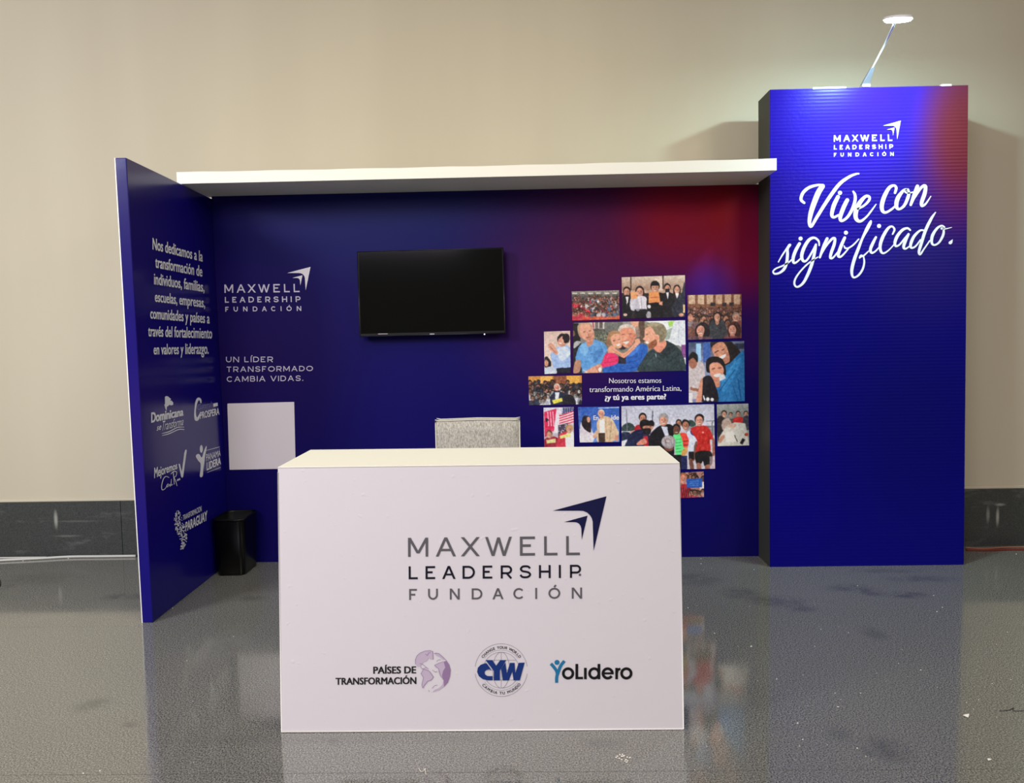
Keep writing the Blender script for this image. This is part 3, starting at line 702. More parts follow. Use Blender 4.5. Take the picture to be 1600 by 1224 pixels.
p.poly([(980, 95), (1525, 85), (1525, 420), (1250, 420), (1200, 200)], (222, 222, 226)); p.poly([(1290, 110), (1385, 100), (1360, 170), (1310, 180)], (160, 200, 100)); p.line([(1250, 200), (1400, 165)], 14, (200, 206, 200)); p.poly([(1270, 220), (1350, 190), (1310, 340), (1255, 350)], (150, 160, 150)); p.poly([(1370, 110), (1520, 90), (1525, 470), (1310, 350)], (208, 210, 216)); p.line([(1440, 110), (1430, 400)], 8, (180, 184, 194)); p.rect(1465, 410, 1525, 580, (130, 70, 130)); p.rect(1490, 580, 1528, 760, (225, 225, 230))
p.poly([(42, 130), (120, 130), (150, 390), (190, 780), (50, 790)], (24, 24, 28)); p.ell(50, 265, 24, 36, (120, 90, 76)); p.smooth([(60, 390), (100, 360), (150, 380), (60, 460)], (170, 172, 174))
p.smooth([(85, 610), (110, 470), (170, 395), (260, 370), (340, 345), (450, 390), (500, 480), (450, 560), (410, 660), (320, 740), (180, 785), (160, 700)], (92, 150, 208)); p.smooth([(150, 420), (230, 400), (250, 470), (200, 560), (140, 500)], (126, 180, 228), .8); p.smooth([(320, 520), (420, 460), (440, 520), (330, 660)], (70, 124, 186), .8); p.line([(240, 430), (280, 500)], 8, (60, 108, 166)); p.poly([(200, 395), (330, 345), (360, 400), (300, 420), (240, 460)], (112, 164, 214)); p.line([(270, 530), (310, 525)], 5, (50, 70, 120)); p.line([(430, 480), (330, 640)], 8, (64, 112, 170))
p.poly([(215, 370), (315, 350), (310, 395), (245, 440)], (188, 128, 104)); p.smooth([(88, 615), (150, 620), (155, 690), (130, 770), (55, 785), (60, 700)], (176, 128, 106)); p.smooth([(105, 190), (130, 140), (200, 118), (280, 135), (300, 190), (200, 160), (135, 200), (150, 320), (120, 280)], (176, 150, 120))
p.smooth([(130, 190), (160, 150), (240, 140), (290, 180), (325, 250), (325, 330), (280, 372), (215, 355), (150, 300)], (214, 158, 134)); p.smooth([(250, 280), (320, 250), (325, 330), (280, 370), (230, 350)], (190, 130, 108), .7); p.line([(180, 248), (215, 240)], 9, (120, 76, 62)); p.line([(255, 235), (285, 228)], 9, (120, 76, 62)); p.line([(220, 318), (290, 305)], 10, (150, 84, 74)); p.line([(235, 245), (250, 290)], 8, (178, 118, 98)); p.ell(148, 300, 12, 24, (190, 130, 110))
p.smooth([(460, 700), (600, 660), (740, 560), (820, 440), (950, 400), (1030, 440), (1000, 600), (960, 720), (760, 775), (470, 785)], (40, 92, 176)); p.smooth([(760, 520), (880, 420), (930, 450), (820, 560)], (72, 126, 206), .8)
for a_ in ([(760, 590), (900, 560)], [(720, 650), (900, 610)], [(640, 690), (830, 680)], [(960, 480), (930, 640)], [(540, 700), (560, 760)]): p.line(a_, 10, (28, 66, 140))
p.line([(700, 740), (900, 700)], 14, (30, 70, 150)); p.rect(640, 560, 740, 660, (38, 34, 48)); p.smooth([(600, 380), (760, 400), (730, 470), (640, 460)], (36, 30, 36))
p.smooth([(645, 200), (690, 155), (780, 145), (850, 175), (868, 250), (850, 330), (650, 320)], (206, 196, 186)); p.smooth([(668, 240), (700, 195), (800, 190), (850, 230), (868, 310), (830, 400), (770, 448), (710, 430), (675, 350)], (222, 150, 124)); p.smooth([(800, 260), (865, 280), (840, 380), (780, 440), (770, 400)], (196, 122, 98), .7)
p.line([(690, 282), (725, 276)], 8, (96, 60, 52)); p.line([(775, 270), (815, 264)], 8, (96, 60, 52)); p.smooth([(700, 375), (770, 360), (790, 368), (745, 402)], (240, 228, 220)); p.line([(695, 372), (795, 358)], 6, (150, 80, 66)); p.smooth([(735, 280), (760, 330), (730, 345), (715, 330)], (236, 170, 142)); p.ell(866, 300, 14, 30, (208, 136, 112))
p.smooth([(500, 300), (540, 245), (610, 225), (660, 240), (665, 290), (560, 300), (540, 420), (490, 400)], (168, 128, 92)); p.smooth([(545, 320), (590, 275), (655, 275), (688, 340), (690, 430), (640, 460), (570, 420)], (222, 162, 134)); p.smooth([(500, 400), (480, 380), (520, 320), (550, 420)], (140, 104, 76)); p.line([(575, 362), (605, 352)], 8, (90, 56, 48)); p.line([(640, 345), (668, 338)], 8, (90, 56, 48)); p.smooth([(610, 415), (660, 395), (668, 410), (640, 432)], (240, 226, 220)); p.ell(632, 380, 9, 10, (200, 138, 112))
p.smooth([(500, 500), (520, 440), (570, 420), (640, 490), (720, 520), (820, 430), (900, 330), (930, 380), (860, 460), (740, 570), (700, 580), (600, 520), (540, 530)], (222, 156, 128)); p.line([(560, 470), (700, 565), (860, 440)], 7, (186, 118, 94)); p.smooth([(860, 350), (905, 330), (935, 380), (890, 410)], (228, 166, 140))
p.smooth([(470, 530), (540, 515), (600, 530), (640, 580), (620, 660), (480, 700), (400, 700), (440, 620)], (224, 50, 104)); p.line([(470, 600), (620, 570)], 8, (180, 34, 80)); p.line([(450, 650), (600, 630)], 8, (180, 34, 80)); p.line([(510, 540), (470, 640)], 7, (244, 90, 130))
p.smooth([(190, 785), (330, 690), (400, 665), (430, 710), (400, 780)], (210, 152, 128)); p.line([(350, 690), (390, 780)], 7, (160, 104, 84)); p.line([(390, 680), (420, 740)], 7, (166, 110, 90)); p.ell(405, 735, 20, 32, (232, 226, 226)); p.line([(180, 740), (240, 780)], 14, (196, 196, 190))
p.smooth([(920, 770), (970, 600), (1040, 500), (1110, 460), (1200, 400), (1270, 360), (1390, 420), (1470, 510), (1515, 640), (1490, 758)], (44, 58, 62)); p.smooth([(1270, 365), (1390, 430), (1350, 520), (1230, 560), (1150, 520), (1240, 460)], (34, 44, 48)); p.smooth([(1000, 640), (1100, 520), (1180, 560), (1100, 700)], (58, 74, 78), .7)
for a_ in ([(1060, 600), (1120, 540)], [(1290, 640), (1440, 540)], [(1300, 740), (1420, 620)], [(1090, 680), (1160, 740)], [(1140, 560), (1230, 640)]): p.line(a_, 9, (28, 38, 42))
p.line([(1130, 530), (1142, 570)], 9, (196, 200, 204)); p.smooth([(1110, 460), (1130, 380), (1240, 350), (1270, 410), (1190, 515)], (214, 136, 112))
p.smooth([(985, 190), (1010, 140), (1120, 118), (1230, 150), (1275, 230), (1250, 340), (1190, 380), (1100, 300), (1040, 210)], (128, 116, 92)); p.smooth([(1010, 150), (1120, 125), (1200, 140), (1100, 180)], (170, 158, 130), .8); p.smooth([(990, 210), (1060, 175), (1110, 230), (1140, 290), (1180, 330), (1150, 420), (1080, 460), (1040, 440), (1030, 400), (985, 385), (995, 360), (960, 340), (985, 300)], (222, 160, 134)); p.smooth([(1040, 400), (1090, 360), (1140, 340), (1140, 420), (1080, 470), (1040, 460)], (140, 84, 58)); p.smooth([(1000, 372), (1030, 368), (1040, 392), (1010, 392)], (236, 226, 220)); p.ell(1152, 320, 24, 42, (226, 158, 130)); p.line([(1148, 300), (1152, 345)], 7, (180, 110, 88)); p.line([(1000, 280), (1030, 270)], 8, (96, 66, 54))
p.speck(5); photo(p, 'largest printed photo, a girl hugging a grey-haired man between two men')
# 6 two women embracing
p = Paint(KA, [(1137, 512), (1523, 503), (1527, 920), (1139, 930)], (130, 140, 170), seed=9)
p.grad(1135, 500, 1525, 700, (60, 70, 96), (150, 152, 176)); p.rect(1190, 520, 1225, 640, (150, 190, 228)); p.rect(1240, 515, 1290, 650, (60, 92, 160)); p.rect(1410, 503, 1525, 600, (100, 112, 140)); p.rect(1455, 520, 1525, 560, (44, 50, 70)); p.smooth([(1140, 660), (1215, 640), (1250, 700), (1240, 870), (1150, 900), (1138, 800)], (190, 178, 180)); p.ell(1168, 650, 30, 44, (150, 96, 76)); p.smooth([(1140, 610), (1165, 578), (1200, 600), (1200, 650), (1170, 620), (1140, 640)], (24, 20, 22)); p.line([(1150, 830), (1230, 850)], 20, (150, 96, 76)); p.rect(1138, 860, 1168, 930, (216, 210, 214))
p.smooth([(1290, 520), (1370, 503), (1440, 515), (1500, 590), (1480, 640), (1400, 690), (1350, 640)], (30, 22, 22)); p.smooth([(1300, 560), (1330, 518), (1380, 515), (1410, 570), (1420, 640), (1380, 662), (1335, 630)], (200, 142, 116)); p.smooth([(1385, 580), (1415, 590), (1415, 640), (1380, 660), (1360, 640)], (170, 110, 90), .7); p.line([(1320, 585), (1345, 570)], 6, (50, 32, 30)); p.line([(1365, 570), (1385, 560)], 6, (50, 32, 30)); p.smooth([(1350, 615), (1392, 592), (1390, 612), (1362, 630)], (245, 238, 235)); p.smooth([(1410, 520), (1460, 560), (1470, 620), (1430, 640)], (24, 18, 18))
p.smooth([(1355, 700), (1420, 660), (1490, 590), (1525, 600), (1530, 925), (1335, 925), (1330, 800)], (34, 110, 170)); p.smooth([(1370, 760), (1450, 660), (1500, 620), (1470, 720), (1380, 860)], (50, 136, 198), .8); p.line([(1480, 760), (1500, 910)], 8, (20, 78, 134)); p.line([(1350, 850), (1460, 700)], 7, (20, 78, 134)); p.line([(1460, 640), (1385, 780)], 6, (70, 156, 210)); p.line([(1440, 800), (1480, 920)], 6, (24, 86, 142))
p.smooth([(1262, 640), (1300, 612), (1370, 625), (1395, 690), (1390, 740), (1330, 660), (1290, 680), (1290, 720), (1262, 710)], (20, 16, 20)); p.smooth([(1285, 670), (1340, 650), (1380, 690), (1375, 740), (1335, 778), (1295, 745)], (214, 150, 124)); p.line([(1300, 697), (1320, 690)], 6, (60, 36, 32)); p.line([(1345, 690), (1365, 688)], 6, (60, 36, 32)); p.smooth([(1312, 738), (1360, 728), (1350, 750), (1325, 752)], (245, 238, 235)); p.smooth([(1300, 750), (1350, 775), (1350, 820), (1300, 810)], (200, 136, 112))
p.smooth([(1235, 760), (1290, 745), (1330, 830), (1340, 925), (1235, 925), (1205, 850)], (22, 18, 28)); p.poly([(1350, 740), (1385, 730), (1395, 760), (1352, 782)], (206, 210, 220)); p.smooth([(1215, 790), (1235, 760), (1232, 860), (1225, 920), (1190, 920), (1205, 850)], (206, 140, 116)); p.line([(1240, 880), (1250, 912)], 9, (225, 225, 228)); p.ell(1270, 905, 12, 14, (225, 225, 228)); p.ell(1300, 908, 12, 12, (225, 225, 228)); p.speck(5)
photo(p, 'printed photo of two smiling women embracing, one in a blue jacket')
# 7 group indoors under warm light
p = Paint(KA, [(25, 748), (395, 742), (396, 942), (30, 948)], (70, 56, 50), seed=11)
p.rect(20, 740, 400, 800, (190, 130, 60)); p.rect(110, 742, 190, 795, (226, 170, 90)); p.rect(290, 745, 380, 800, (216, 160, 70)); p.rect(200, 742, 290, 800, (130, 76, 50))
p.crowd(30, 785, 395, 870, 60, 13, ((38, 40, 56), (48, 50, 60), (30, 26, 30), (190, 185, 180)), ((150, 100, 80), (120, 80, 64), (40, 44, 60)), grow=1.3); p.crowd(35, 850, 395, 925, 40, 12, ((40, 46, 66), (56, 60, 80), (180, 180, 190)), ((170, 165, 160), (140, 95, 76)), grow=1.2)
p.smooth([(180, 890), (210, 850), (260, 860), (300, 880), (290, 945), (190, 945)], (34, 40, 62)); p.poly([(208, 860), (240, 858), (232, 905), (214, 905)], (214, 220, 236)); p.head(222, 825, 21, (216, 140, 120), (200, 186, 176)); p.poly([(190, 912), (255, 895), (262, 920), (200, 938)], (216, 204, 80)); p.smooth([(280, 880), (330, 880), (350, 945), (260, 945)], (26, 24, 34)); p.speck(14); photo(p, 'printed photo of a dense group in a warm-lit room')
# 8 flags and two people
p = Paint(KB, [(130, 255), (338, 250), (342, 560), (136, 562)], (190, 180, 190), seed=12)
p.rect(125, 245, 345, 300, (205, 206, 220)); p.poly([(134, 285), (225, 262), (215, 400), (140, 460)], (206, 44, 84))
for x in (160, 178, 196): p.line([(x, 282), (x + 6, 385)], 6, (232, 190, 205))
p.line([(150, 330), (166, 345)], 9, (34, 22, 40)); p.ell(152, 340, 8, 14, (40, 26, 44)); p.poly([(222, 262), (250, 258), (232, 430), (200, 430)], (222, 214, 226))
p.poly([(240, 300), (338, 262), (340, 360), (232, 380)], (226, 214, 222))
for k in range(5): p.line([(240, 312 + k * 17), (340, 280 + k * 18)], 8, (205, 40, 70))
p.poly([(262, 255), (335, 252), (338, 278), (255, 300)], (56, 62, 104)); 
for k in range(14): p.ell(262 + (k % 5) * 16, 262 + (k // 5) * 12, 3, 3, (225, 225, 235))
p.poly([(232, 375), (300, 362), (290, 470), (230, 460)], (72, 60, 80))
for k in range(20): p.ell(p.r.uniform(236, 296), p.r.uniform(372, 460), 3.5, 3.5, (230, 225, 232))
p.smooth([(138, 470), (225, 460), (225, 560), (136, 562)], (150, 40, 60)); p.head(172, 440, 22, (206, 150, 124), (90, 60, 44)); p.smooth([(240, 440), (330, 430), (342, 560), (230, 562)], (196, 52, 70)); p.smooth([(285, 440), (340, 430), (342, 560), (290, 560)], (226, 220, 224)); p.head(308, 405, 24, (206, 152, 126), (180, 140, 84)); p.poly([(150, 478), (215, 468), (216, 495), (152, 502)], (214, 206, 140)); p.poly([(240, 450), (315, 430), (318, 455), (244, 470)], (220, 212, 130)); p.speck(8); photo(p, 'printed photo of two people in front of red striped flags')
# 9 handshake
p = Paint(KB, [(368, 250), (655, 247), (657, 492), (382, 496)], (54, 96, 178), seed=13)
p.grad(360, 245, 660, 500, (44, 84, 170), (92, 136, 206)); p.rect(355, 245, 392, 500, (70, 92, 160), .5); p.line([(510, 258), (655, 254)], 5, (200, 215, 240))
p.smooth([(385, 385), (400, 350), (440, 345), (460, 390), (480, 450), (470, 495), (390, 495)], (206, 196, 206)); p.smooth([(400, 330), (425, 310), (455, 325), (460, 420), (430, 415), (400, 380)], (34, 24, 28)); p.ell(443, 336, 12, 20, (206, 150, 128)); p.smooth([(380, 440), (470, 450), (470, 494), (385, 495)], (214, 208, 214))
p.smooth([(500, 360), (540, 315), (600, 330), (640, 400), (650, 440), (610, 490), (560, 492), (500, 485), (505, 430)], (208, 180, 148)); p.poly([(520, 345), (552, 330), (556, 430), (518, 432)], (238, 232, 226)); p.rect(512, 430, 556, 492, (62, 44, 36)); p.line([(600, 350), (590, 480)], 6, (170, 142, 112)); p.line([(560, 350), (575, 470)], 5, (176, 148, 118)); p.head(530, 298, 24, (214, 150, 126), (214, 190, 170)); p.smooth([(470, 450), (510, 400), (520, 420), (490, 465)], (208, 176, 150)); p.ell(485, 455, 12, 10, (212, 150, 126)); p.ell(636, 465, 14, 22, (206, 140, 116)); p.speck(5)
o9 = photo(p, 'printed photo of a man in a beige jacket shaking hands')
# 10 football team
p = Paint(KD, [(103, 48), (1465, 18), (1480, 965), (110, 990)], (190, 190, 204), seed=14)
p.grad(100, 15, 1480, 430, (176, 178, 194), (206, 206, 220), 14); p.smooth([(300, 60), (700, 40), (900, 120), (500, 160)], (190, 192, 206), .7); p.rect(100, 400, 1480, 1000, (196, 190, 200)); p.rect(1050, 330, 1480, 470, (150, 150, 160)); p.line([(1180, 350), (1480, 350)], 20, (110, 116, 120))
p.smooth([(110, 350), (200, 290), (290, 330), (320, 420), (110, 420)], (50, 66, 66)); p.smooth([(1090, 260), (1150, 255), (1200, 320), (1120, 350)], (48, 70, 64)); p.line([(180, 95), (190, 420)], 13, (110, 116, 126)); p.line([(562, 120), (566, 300)], 14, (70, 74, 86)); p.line([(470, 50), (540, 110)], 4, (110, 110, 120)); p.line([(905, 200), (960, 200)], 5, (120, 120, 130)); p.line([(935, 200), (935, 260)], 5, (120, 120, 130)); p.line([(1350, 265), (1465, 262)], 10, (90, 96, 100)); p.line([(1435, 270), (1440, 480)], 14, (96, 100, 104))
p.line([(105, 425), (330, 415)], 16, (222, 220, 228)); p.smooth([(105, 440), (220, 430), (230, 520), (150, 590), (110, 600)], (36, 44, 70)); p.poly([(110, 560), (230, 520), (160, 620), (110, 640)], (216, 216, 228))
p.smooth([(290, 400), (320, 330), (400, 320), (420, 400), (300, 440)], (166, 30, 44)); p.head(420, 225, 58, (196, 136, 112), (14, 12, 16)); p.smooth([(240, 420), (300, 400), (340, 430), (320, 470), (260, 460)], (214, 150, 126))
p.smooth([(170, 600), (250, 440), (360, 390), (440, 410), (520, 480), (540, 640), (500, 800), (160, 800)], (26, 32, 66)); p.poly([(425, 490), (490, 480), (505, 640), (440, 640)], (176, 26, 44)); p.smooth([(330, 590), (420, 520), (470, 540), (470, 600), (350, 620)], (206, 130, 110))
p.ell(545, 310, 48, 56, (16, 14, 18)); p.smooth([(375, 330), (390, 260), (460, 240), (530, 270), (560, 320), (540, 400), (420, 400)], (20, 17, 20)); p.smooth([(420, 350), (460, 335), (540, 340), (580, 350), (540, 400), (440, 390)], (196, 134, 108)); p.line([(450, 356), (490, 352)], 8, (50, 34, 30)); p.line([(515, 352), (550, 350)], 8, (50, 34, 30)); p.smooth([(420, 385), (480, 370), (540, 385), (520, 460), (440, 450)], (20, 18, 24))
p.smooth([(520, 640), (520, 480), (600, 380), (680, 330), (800, 310), (870, 360), (900, 480), (880, 620), (860, 780), (640, 780)], (18, 17, 24)); p.poly([(690, 340), (775, 350), (805, 470), (745, 480)], (204, 208, 226)); p.head(722, 250, 72, (214, 150, 126), (140, 134, 132)); p.smooth([(655, 230), (680, 165), (740, 155), (790, 200), (785, 240), (730, 205), (680, 215)], (150, 146, 146))
p.ell(800, 660, 70, 45, (120, 70, 56)); p.head(945, 300, 44, (176, 118, 96), (16, 14, 16)); p.smooth([(870, 470), (960, 440), (1050, 470), (1090, 560), (1040, 660), (960, 770), (900, 740), (890, 580)], (96, 222, 130)); p.smooth([(960, 450), (1030, 440), (1080, 490), (1095, 640), (1020, 650), (1000, 540)], (226, 70, 56)); p.line([(1010, 560), (1085, 555)], 10, (60, 20, 30)); p.line([(1015, 620), (1090, 615)], 10, (60, 20, 30))
for k in range(5): p.line([(905, 540 + k * 45), (990, 530 + k * 45)], 7, (40, 140, 84))
p.smooth([(1000, 690), (1090, 640), (1060, 740), (990, 780)], (200, 150, 80)); p.head(910, 390, 62, (112, 70, 56), (20, 16, 18))
p.smooth([(1060, 440), (1140, 400), (1210, 460), (1225, 570), (1180, 590), (1170, 710), (1080, 710), (1095, 560)], (204, 210, 236)); p.smooth([(1110, 410), (1170, 430), (1175, 480), (1130, 460)], (50, 58, 110)); p.head(1045, 325, 62, (176, 116, 92), (18, 15, 18)); p.smooth([(1180, 585), (1220, 580), (1200, 760), (1170, 850), (1140, 830), (1165, 740)], (120, 76, 62))
p.smooth([(1120, 400), (1180, 350), (1330, 330), (1400, 390), (1460, 540), (1400, 540), (1400, 720), (1210, 725), (1215, 560)], (184, 38, 34)); p.line([(1300, 560), (1250, 700)], 16, (150, 28, 28), .7); p.line([(1390, 500), (1380, 700)], 10, (150, 28, 28), .7); p.ell(1300, 432, 14, 14, (230, 150, 130)); p.head(1248, 255, 70, (216, 152, 130), (20, 16, 20)); p.smooth([(1435, 540), (1470, 540), (1480, 740), (1440, 760)], (150, 94, 76))
p.smooth([(1200, 720), (1420, 720), (1430, 900), (1330, 930), (1300, 850), (1270, 890), (1200, 880)], (18, 16, 20)); p.rect(1090, 710, 1170, 830, (20, 18, 26)); p.rect(970, 770, 1070, 1000, (26, 32, 78)); p.rect(860, 760, 980, 1000, (24, 20, 26)); p.smooth([(1095, 830), (1145, 830), (1170, 985), (1120, 990)], (110, 70, 58)); p.smooth([(1210, 880), (1270, 890), (1270, 985), (1215, 985)], (150, 98, 80)); p.smooth([(1330, 920), (1400, 900), (1400, 985), (1340, 985)], (150, 98, 80)); p.rect(1400, 780, 1480, 985, (206, 180, 186), .6)
p.ell(798, 570, 105, 98, (150, 140, 146)); p.ell(785, 560, 88, 80, (176, 168, 172)); p.ell(785, 555, 44, 38, (140, 112, 110), .8); p.ell(790, 555, 30, 26, (186, 176, 180)); p.line([(730, 500), (770, 640)], 6, (110, 100, 104)); p.line([(830, 490), (850, 620)], 6, (110, 100, 104)); p.speck(5)
photo(p, 'printed photo of a man with a ball among young football players')
# 11 students reading
p = Paint(KB, [(1333, 232), (1552, 226), (1558, 517), (1338, 522)], (150, 156, 152), seed=15)
p.grad(1330, 225, 1560, 330, (156, 164, 162), (120, 124, 120)); p.rect(1330, 330, 1560, 410, (74, 66, 62)); p.smooth([(1338, 330), (1370, 310), (1400, 360), (1400, 440), (1350, 500), (1338, 430)], (40, 36, 38)); p.head(1385, 300, 20, (196, 146, 122), (30, 24, 24)); p.smooth([(1370, 350), (1420, 330), (1440, 400), (1380, 410)], (180, 160, 150)); p.head(1430, 305, 13, (180, 130, 108), (26, 20, 22)); p.head(1480, 298, 16, (200, 146, 122), (22, 18, 20)); p.smooth([(1455, 325), (1505, 320), (1515, 355), (1450, 358)], (190, 44, 40)); p.head(1535, 300, 17, (190, 140, 116), (30, 22, 24)); p.smooth([(1515, 325), (1552, 315), (1555, 400), (1520, 390)], (60, 60, 74)); p.poly([(1400, 380), (1460, 355), (1530, 365), (1556, 515), (1340, 520), (1350, 460)], (206, 206, 196)); p.poly([(1395, 420), (1450, 420), (1475, 490), (1400, 492)], (228, 226, 214)); p.line([(1455, 445), (1475, 490)], 6, (60, 60, 60)); p.line([(1520, 470), (1500, 505)], 22, (24, 22, 26)); p.smooth([(1350, 470), (1380, 440), (1390, 460), (1355, 500)], (190, 140, 116)); p.ell(1538, 440, 14, 12, (170, 70, 50)); p.smooth([(1400, 370), (1470, 370), (1440, 400)], (200, 170, 150)); p.speck(6)
photo(p, 'printed photo of students reading round a table')
# 12 small crowd with blue card
p = Paint(KB, [(1030, 708), (1242, 698), (1244, 875), (1034, 884)], (170, 120, 110), seed=16)
p.crowd(1030, 712, 1244, 760, 30, 10, ((190, 130, 120), (210, 190, 185), (120, 50, 60))); p.head(1100, 750, 30, (214, 140, 120), (150, 90, 60)); p.smooth([(1080, 800), (1140, 790), (1160, 880), (1080, 884)], (170, 36, 50)); p.crowd(1130, 830, 1244, 850, 12, 11, ((200, 170, 160), (170, 60, 70)))
for k in range(5): p.line([(1085 + k * 14, 810), (1100 + k * 14, 880)], 5, (40, 20, 30))
p.poly([(1120, 750), (1232, 745), (1230, 808), (1124, 812)], (36, 84, 168)); 
for k in range(3): p.line([(1146, 768 + k * 13), (1208, 766 + k * 13)], 3, (110, 160, 220))
p.speck(10); photo(p, 'smallest printed photo, people around a blue card')
art = Art(KB); art.font('Encuéntrate'[:2], (476, 340), (512, 339), 30, 30, 'E', bold=.03); art.font('ide', (600, 338), (654, 337), 32, 32, 'd', bold=.03)
pw = art.build('printed_words', PB.off(.0012), M['ink_white'], bp)

# ------------------------------------------------------------------ canopy shelf
YS = 4.85
sl = atY(276, 276, YS).x; sz0 = 2.463; sz1 = sz0 + .07
bm = bmesh.new(); nx_ = 24
# the front edge sags and wobbles slightly
rows = []
for i in range(nx_ + 1):
    x = sl + (1.498 - sl) * i / nx_; t_ = i / nx_; sag = -.004 * math.sin(math.pi * t_) + .0015 * math.sin(i * 1.9)
    dz = .0
    rows.append([bm.verts.new(v_) for v_ in ((x, YS, sz1 + sag), (x, YS, sz0 + max(sag, -.0)), (x, YP + .04, sz0), (x, YP + .04, sz1))])
for r0, r1 in zip(rows, rows[1:]):
    for k in range(4): bm.faces.new((r0[k], r0[(k + 1) % 4], r1[(k + 1) % 4], r1[k]))
bm.faces.new(rows[0]); bm.faces.new(rows[-1][::-1]); bmesh.ops.recalc_face_normals(bm, faces=bm.faces)
tag(obj('canopy_shelf', bm, M['white_board']), 'long white canopy board lying across the top of the blue stand', 'shelf')

# ------------------------------------------------------------------ display tower
YT = 5.028
T = [atY(1203, 140, YT), atY(1513, 133, YT), atY(1506, 884.5, YT), atY(1203, 885, YT)]
T[2].z = T[3].z = 0; dep = Vector((0, .246, 0))
tw = thing('display_tower', 'tall blue and red display tower with white script lettering', 'display')
bm = bmesh.new(); fo = Vector((0, .006, 0))
hexa(bm, [p_ + fo for p_ in T] + [p_ + dep for p_ in T]); obj('body', bm, M['dark_side'], tw)
def tY(px, py): p = atY(px, py, YT); return (p.x, YT, p.z)
m = print_mat('tower_print_and_sheen', (6, 4, 140), [
    (tY(1330, 160), (1.0, 3, 1.3), (44, 4, 205), 0, 1), (tY(1280, 300), (.7, 3, .9), (26, 2, 190), 0, .6), (tY(1450, 420), (.55, 3, .55), (48, 36, 120), 0, .6),  # last blob on this line: reflective sheen painted into the print colour
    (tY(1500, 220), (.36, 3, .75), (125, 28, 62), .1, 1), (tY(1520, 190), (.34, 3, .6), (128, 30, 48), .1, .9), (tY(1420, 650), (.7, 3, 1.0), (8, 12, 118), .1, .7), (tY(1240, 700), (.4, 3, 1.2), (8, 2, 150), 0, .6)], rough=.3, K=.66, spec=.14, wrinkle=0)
v = coords(m); sep = nd(m, 'ShaderNodeSeparateXYZ'); lk(m, v, sep.inputs[0])
wv = math_(m, 'SINE', math_(m, 'MULTIPLY', sep.outputs['Z'], 2 * math.pi / .021))
pz = tY(1245, 300); patch = blob(m, v, pz, (.22, 3, 1.9), 0)
h = math_(m, 'ADD', math_(m, 'MULTIPLY', wv, .25), math_(m, 'MULTIPLY', math_(m, 'MULTIPLY', noise(m, v, 38, 4, .7), patch), 3.0)); bump(m, h, .36, .0018)
M['tower_print_and_sheen'] = m
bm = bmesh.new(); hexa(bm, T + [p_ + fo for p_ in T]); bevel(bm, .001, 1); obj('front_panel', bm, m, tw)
PT = Plane((0, YT, 1), (0, -1, 0), .0015)
q4 = lambda x, y: (1180 + x / 3.825, 160 + y / 3.825)
logo((q4(470, 196), q4(822, 191), q4(468, 325), q4(827, 320)), PT, tw, (M['ink_white'],) * 4, 1.45)
S1 = (1230, 260, 6.4); S2 = (1200, 320, 8.744); S3 = (1320, 320, 8.889)
W1 = [[(170, 365, 24), (138, 330, 30), (160, 262, 32), (220, 212, 30), (300, 188, 24), (360, 188, 22)], [(352, 200, 50), (312, 262, 54), (268, 370, 52), (236, 470, 46), (222, 560, 36), (240, 602, 28), (290, 520, 32), (370, 390, 34), (450, 270, 36), (530, 170, 34), (620, 105, 28), (690, 76, 20), (716, 74, 14)],
  [(508, 305, 38), (467, 390, 42), (446, 480, 36), (465, 510, 26), (512, 488, 22)], [(600, 338, 38), (560, 420, 42), (530, 510, 38), (545, 546, 26), (600, 510, 28), (650, 430, 32), (678, 345, 32), (678, 285, 28), (660, 252, 18)],
  [(690, 432, 20), (765, 395, 22), (818, 340, 26), (820, 305, 26), (780, 303, 30), (722, 370, 44), (688, 450, 46), (688, 520, 40), (728, 550, 28), (790, 508, 20), (845, 440, 17), (888, 380, 10)],
  [(1078, 265, 24), (1090, 218, 28), (1068, 192, 24), (1020, 215, 34), (972, 300, 42), (946, 390, 42), (955, 448, 34), (990, 460, 24), (1050, 425, 22), (1090, 385, 16)],
  [(1210, 232, 20), (1165, 240, 26), (1105, 320, 42), (1092, 400, 38), (1120, 428, 24), (1170, 392, 28), (1208, 310, 34), (1216, 255, 26), (1195, 232, 18), (1180, 256, 16), (1210, 268, 14), (1255, 258, 14)],
  [(1302, 200, 36), (1270, 290, 40), (1235, 385, 26)], [(1240, 370, 18), (1290, 285, 24), (1345, 208, 28), (1382, 200, 34), (1375, 270, 40), (1346, 355, 38), (1346, 396, 26), (1385, 375, 20), (1436, 300, 10)]]
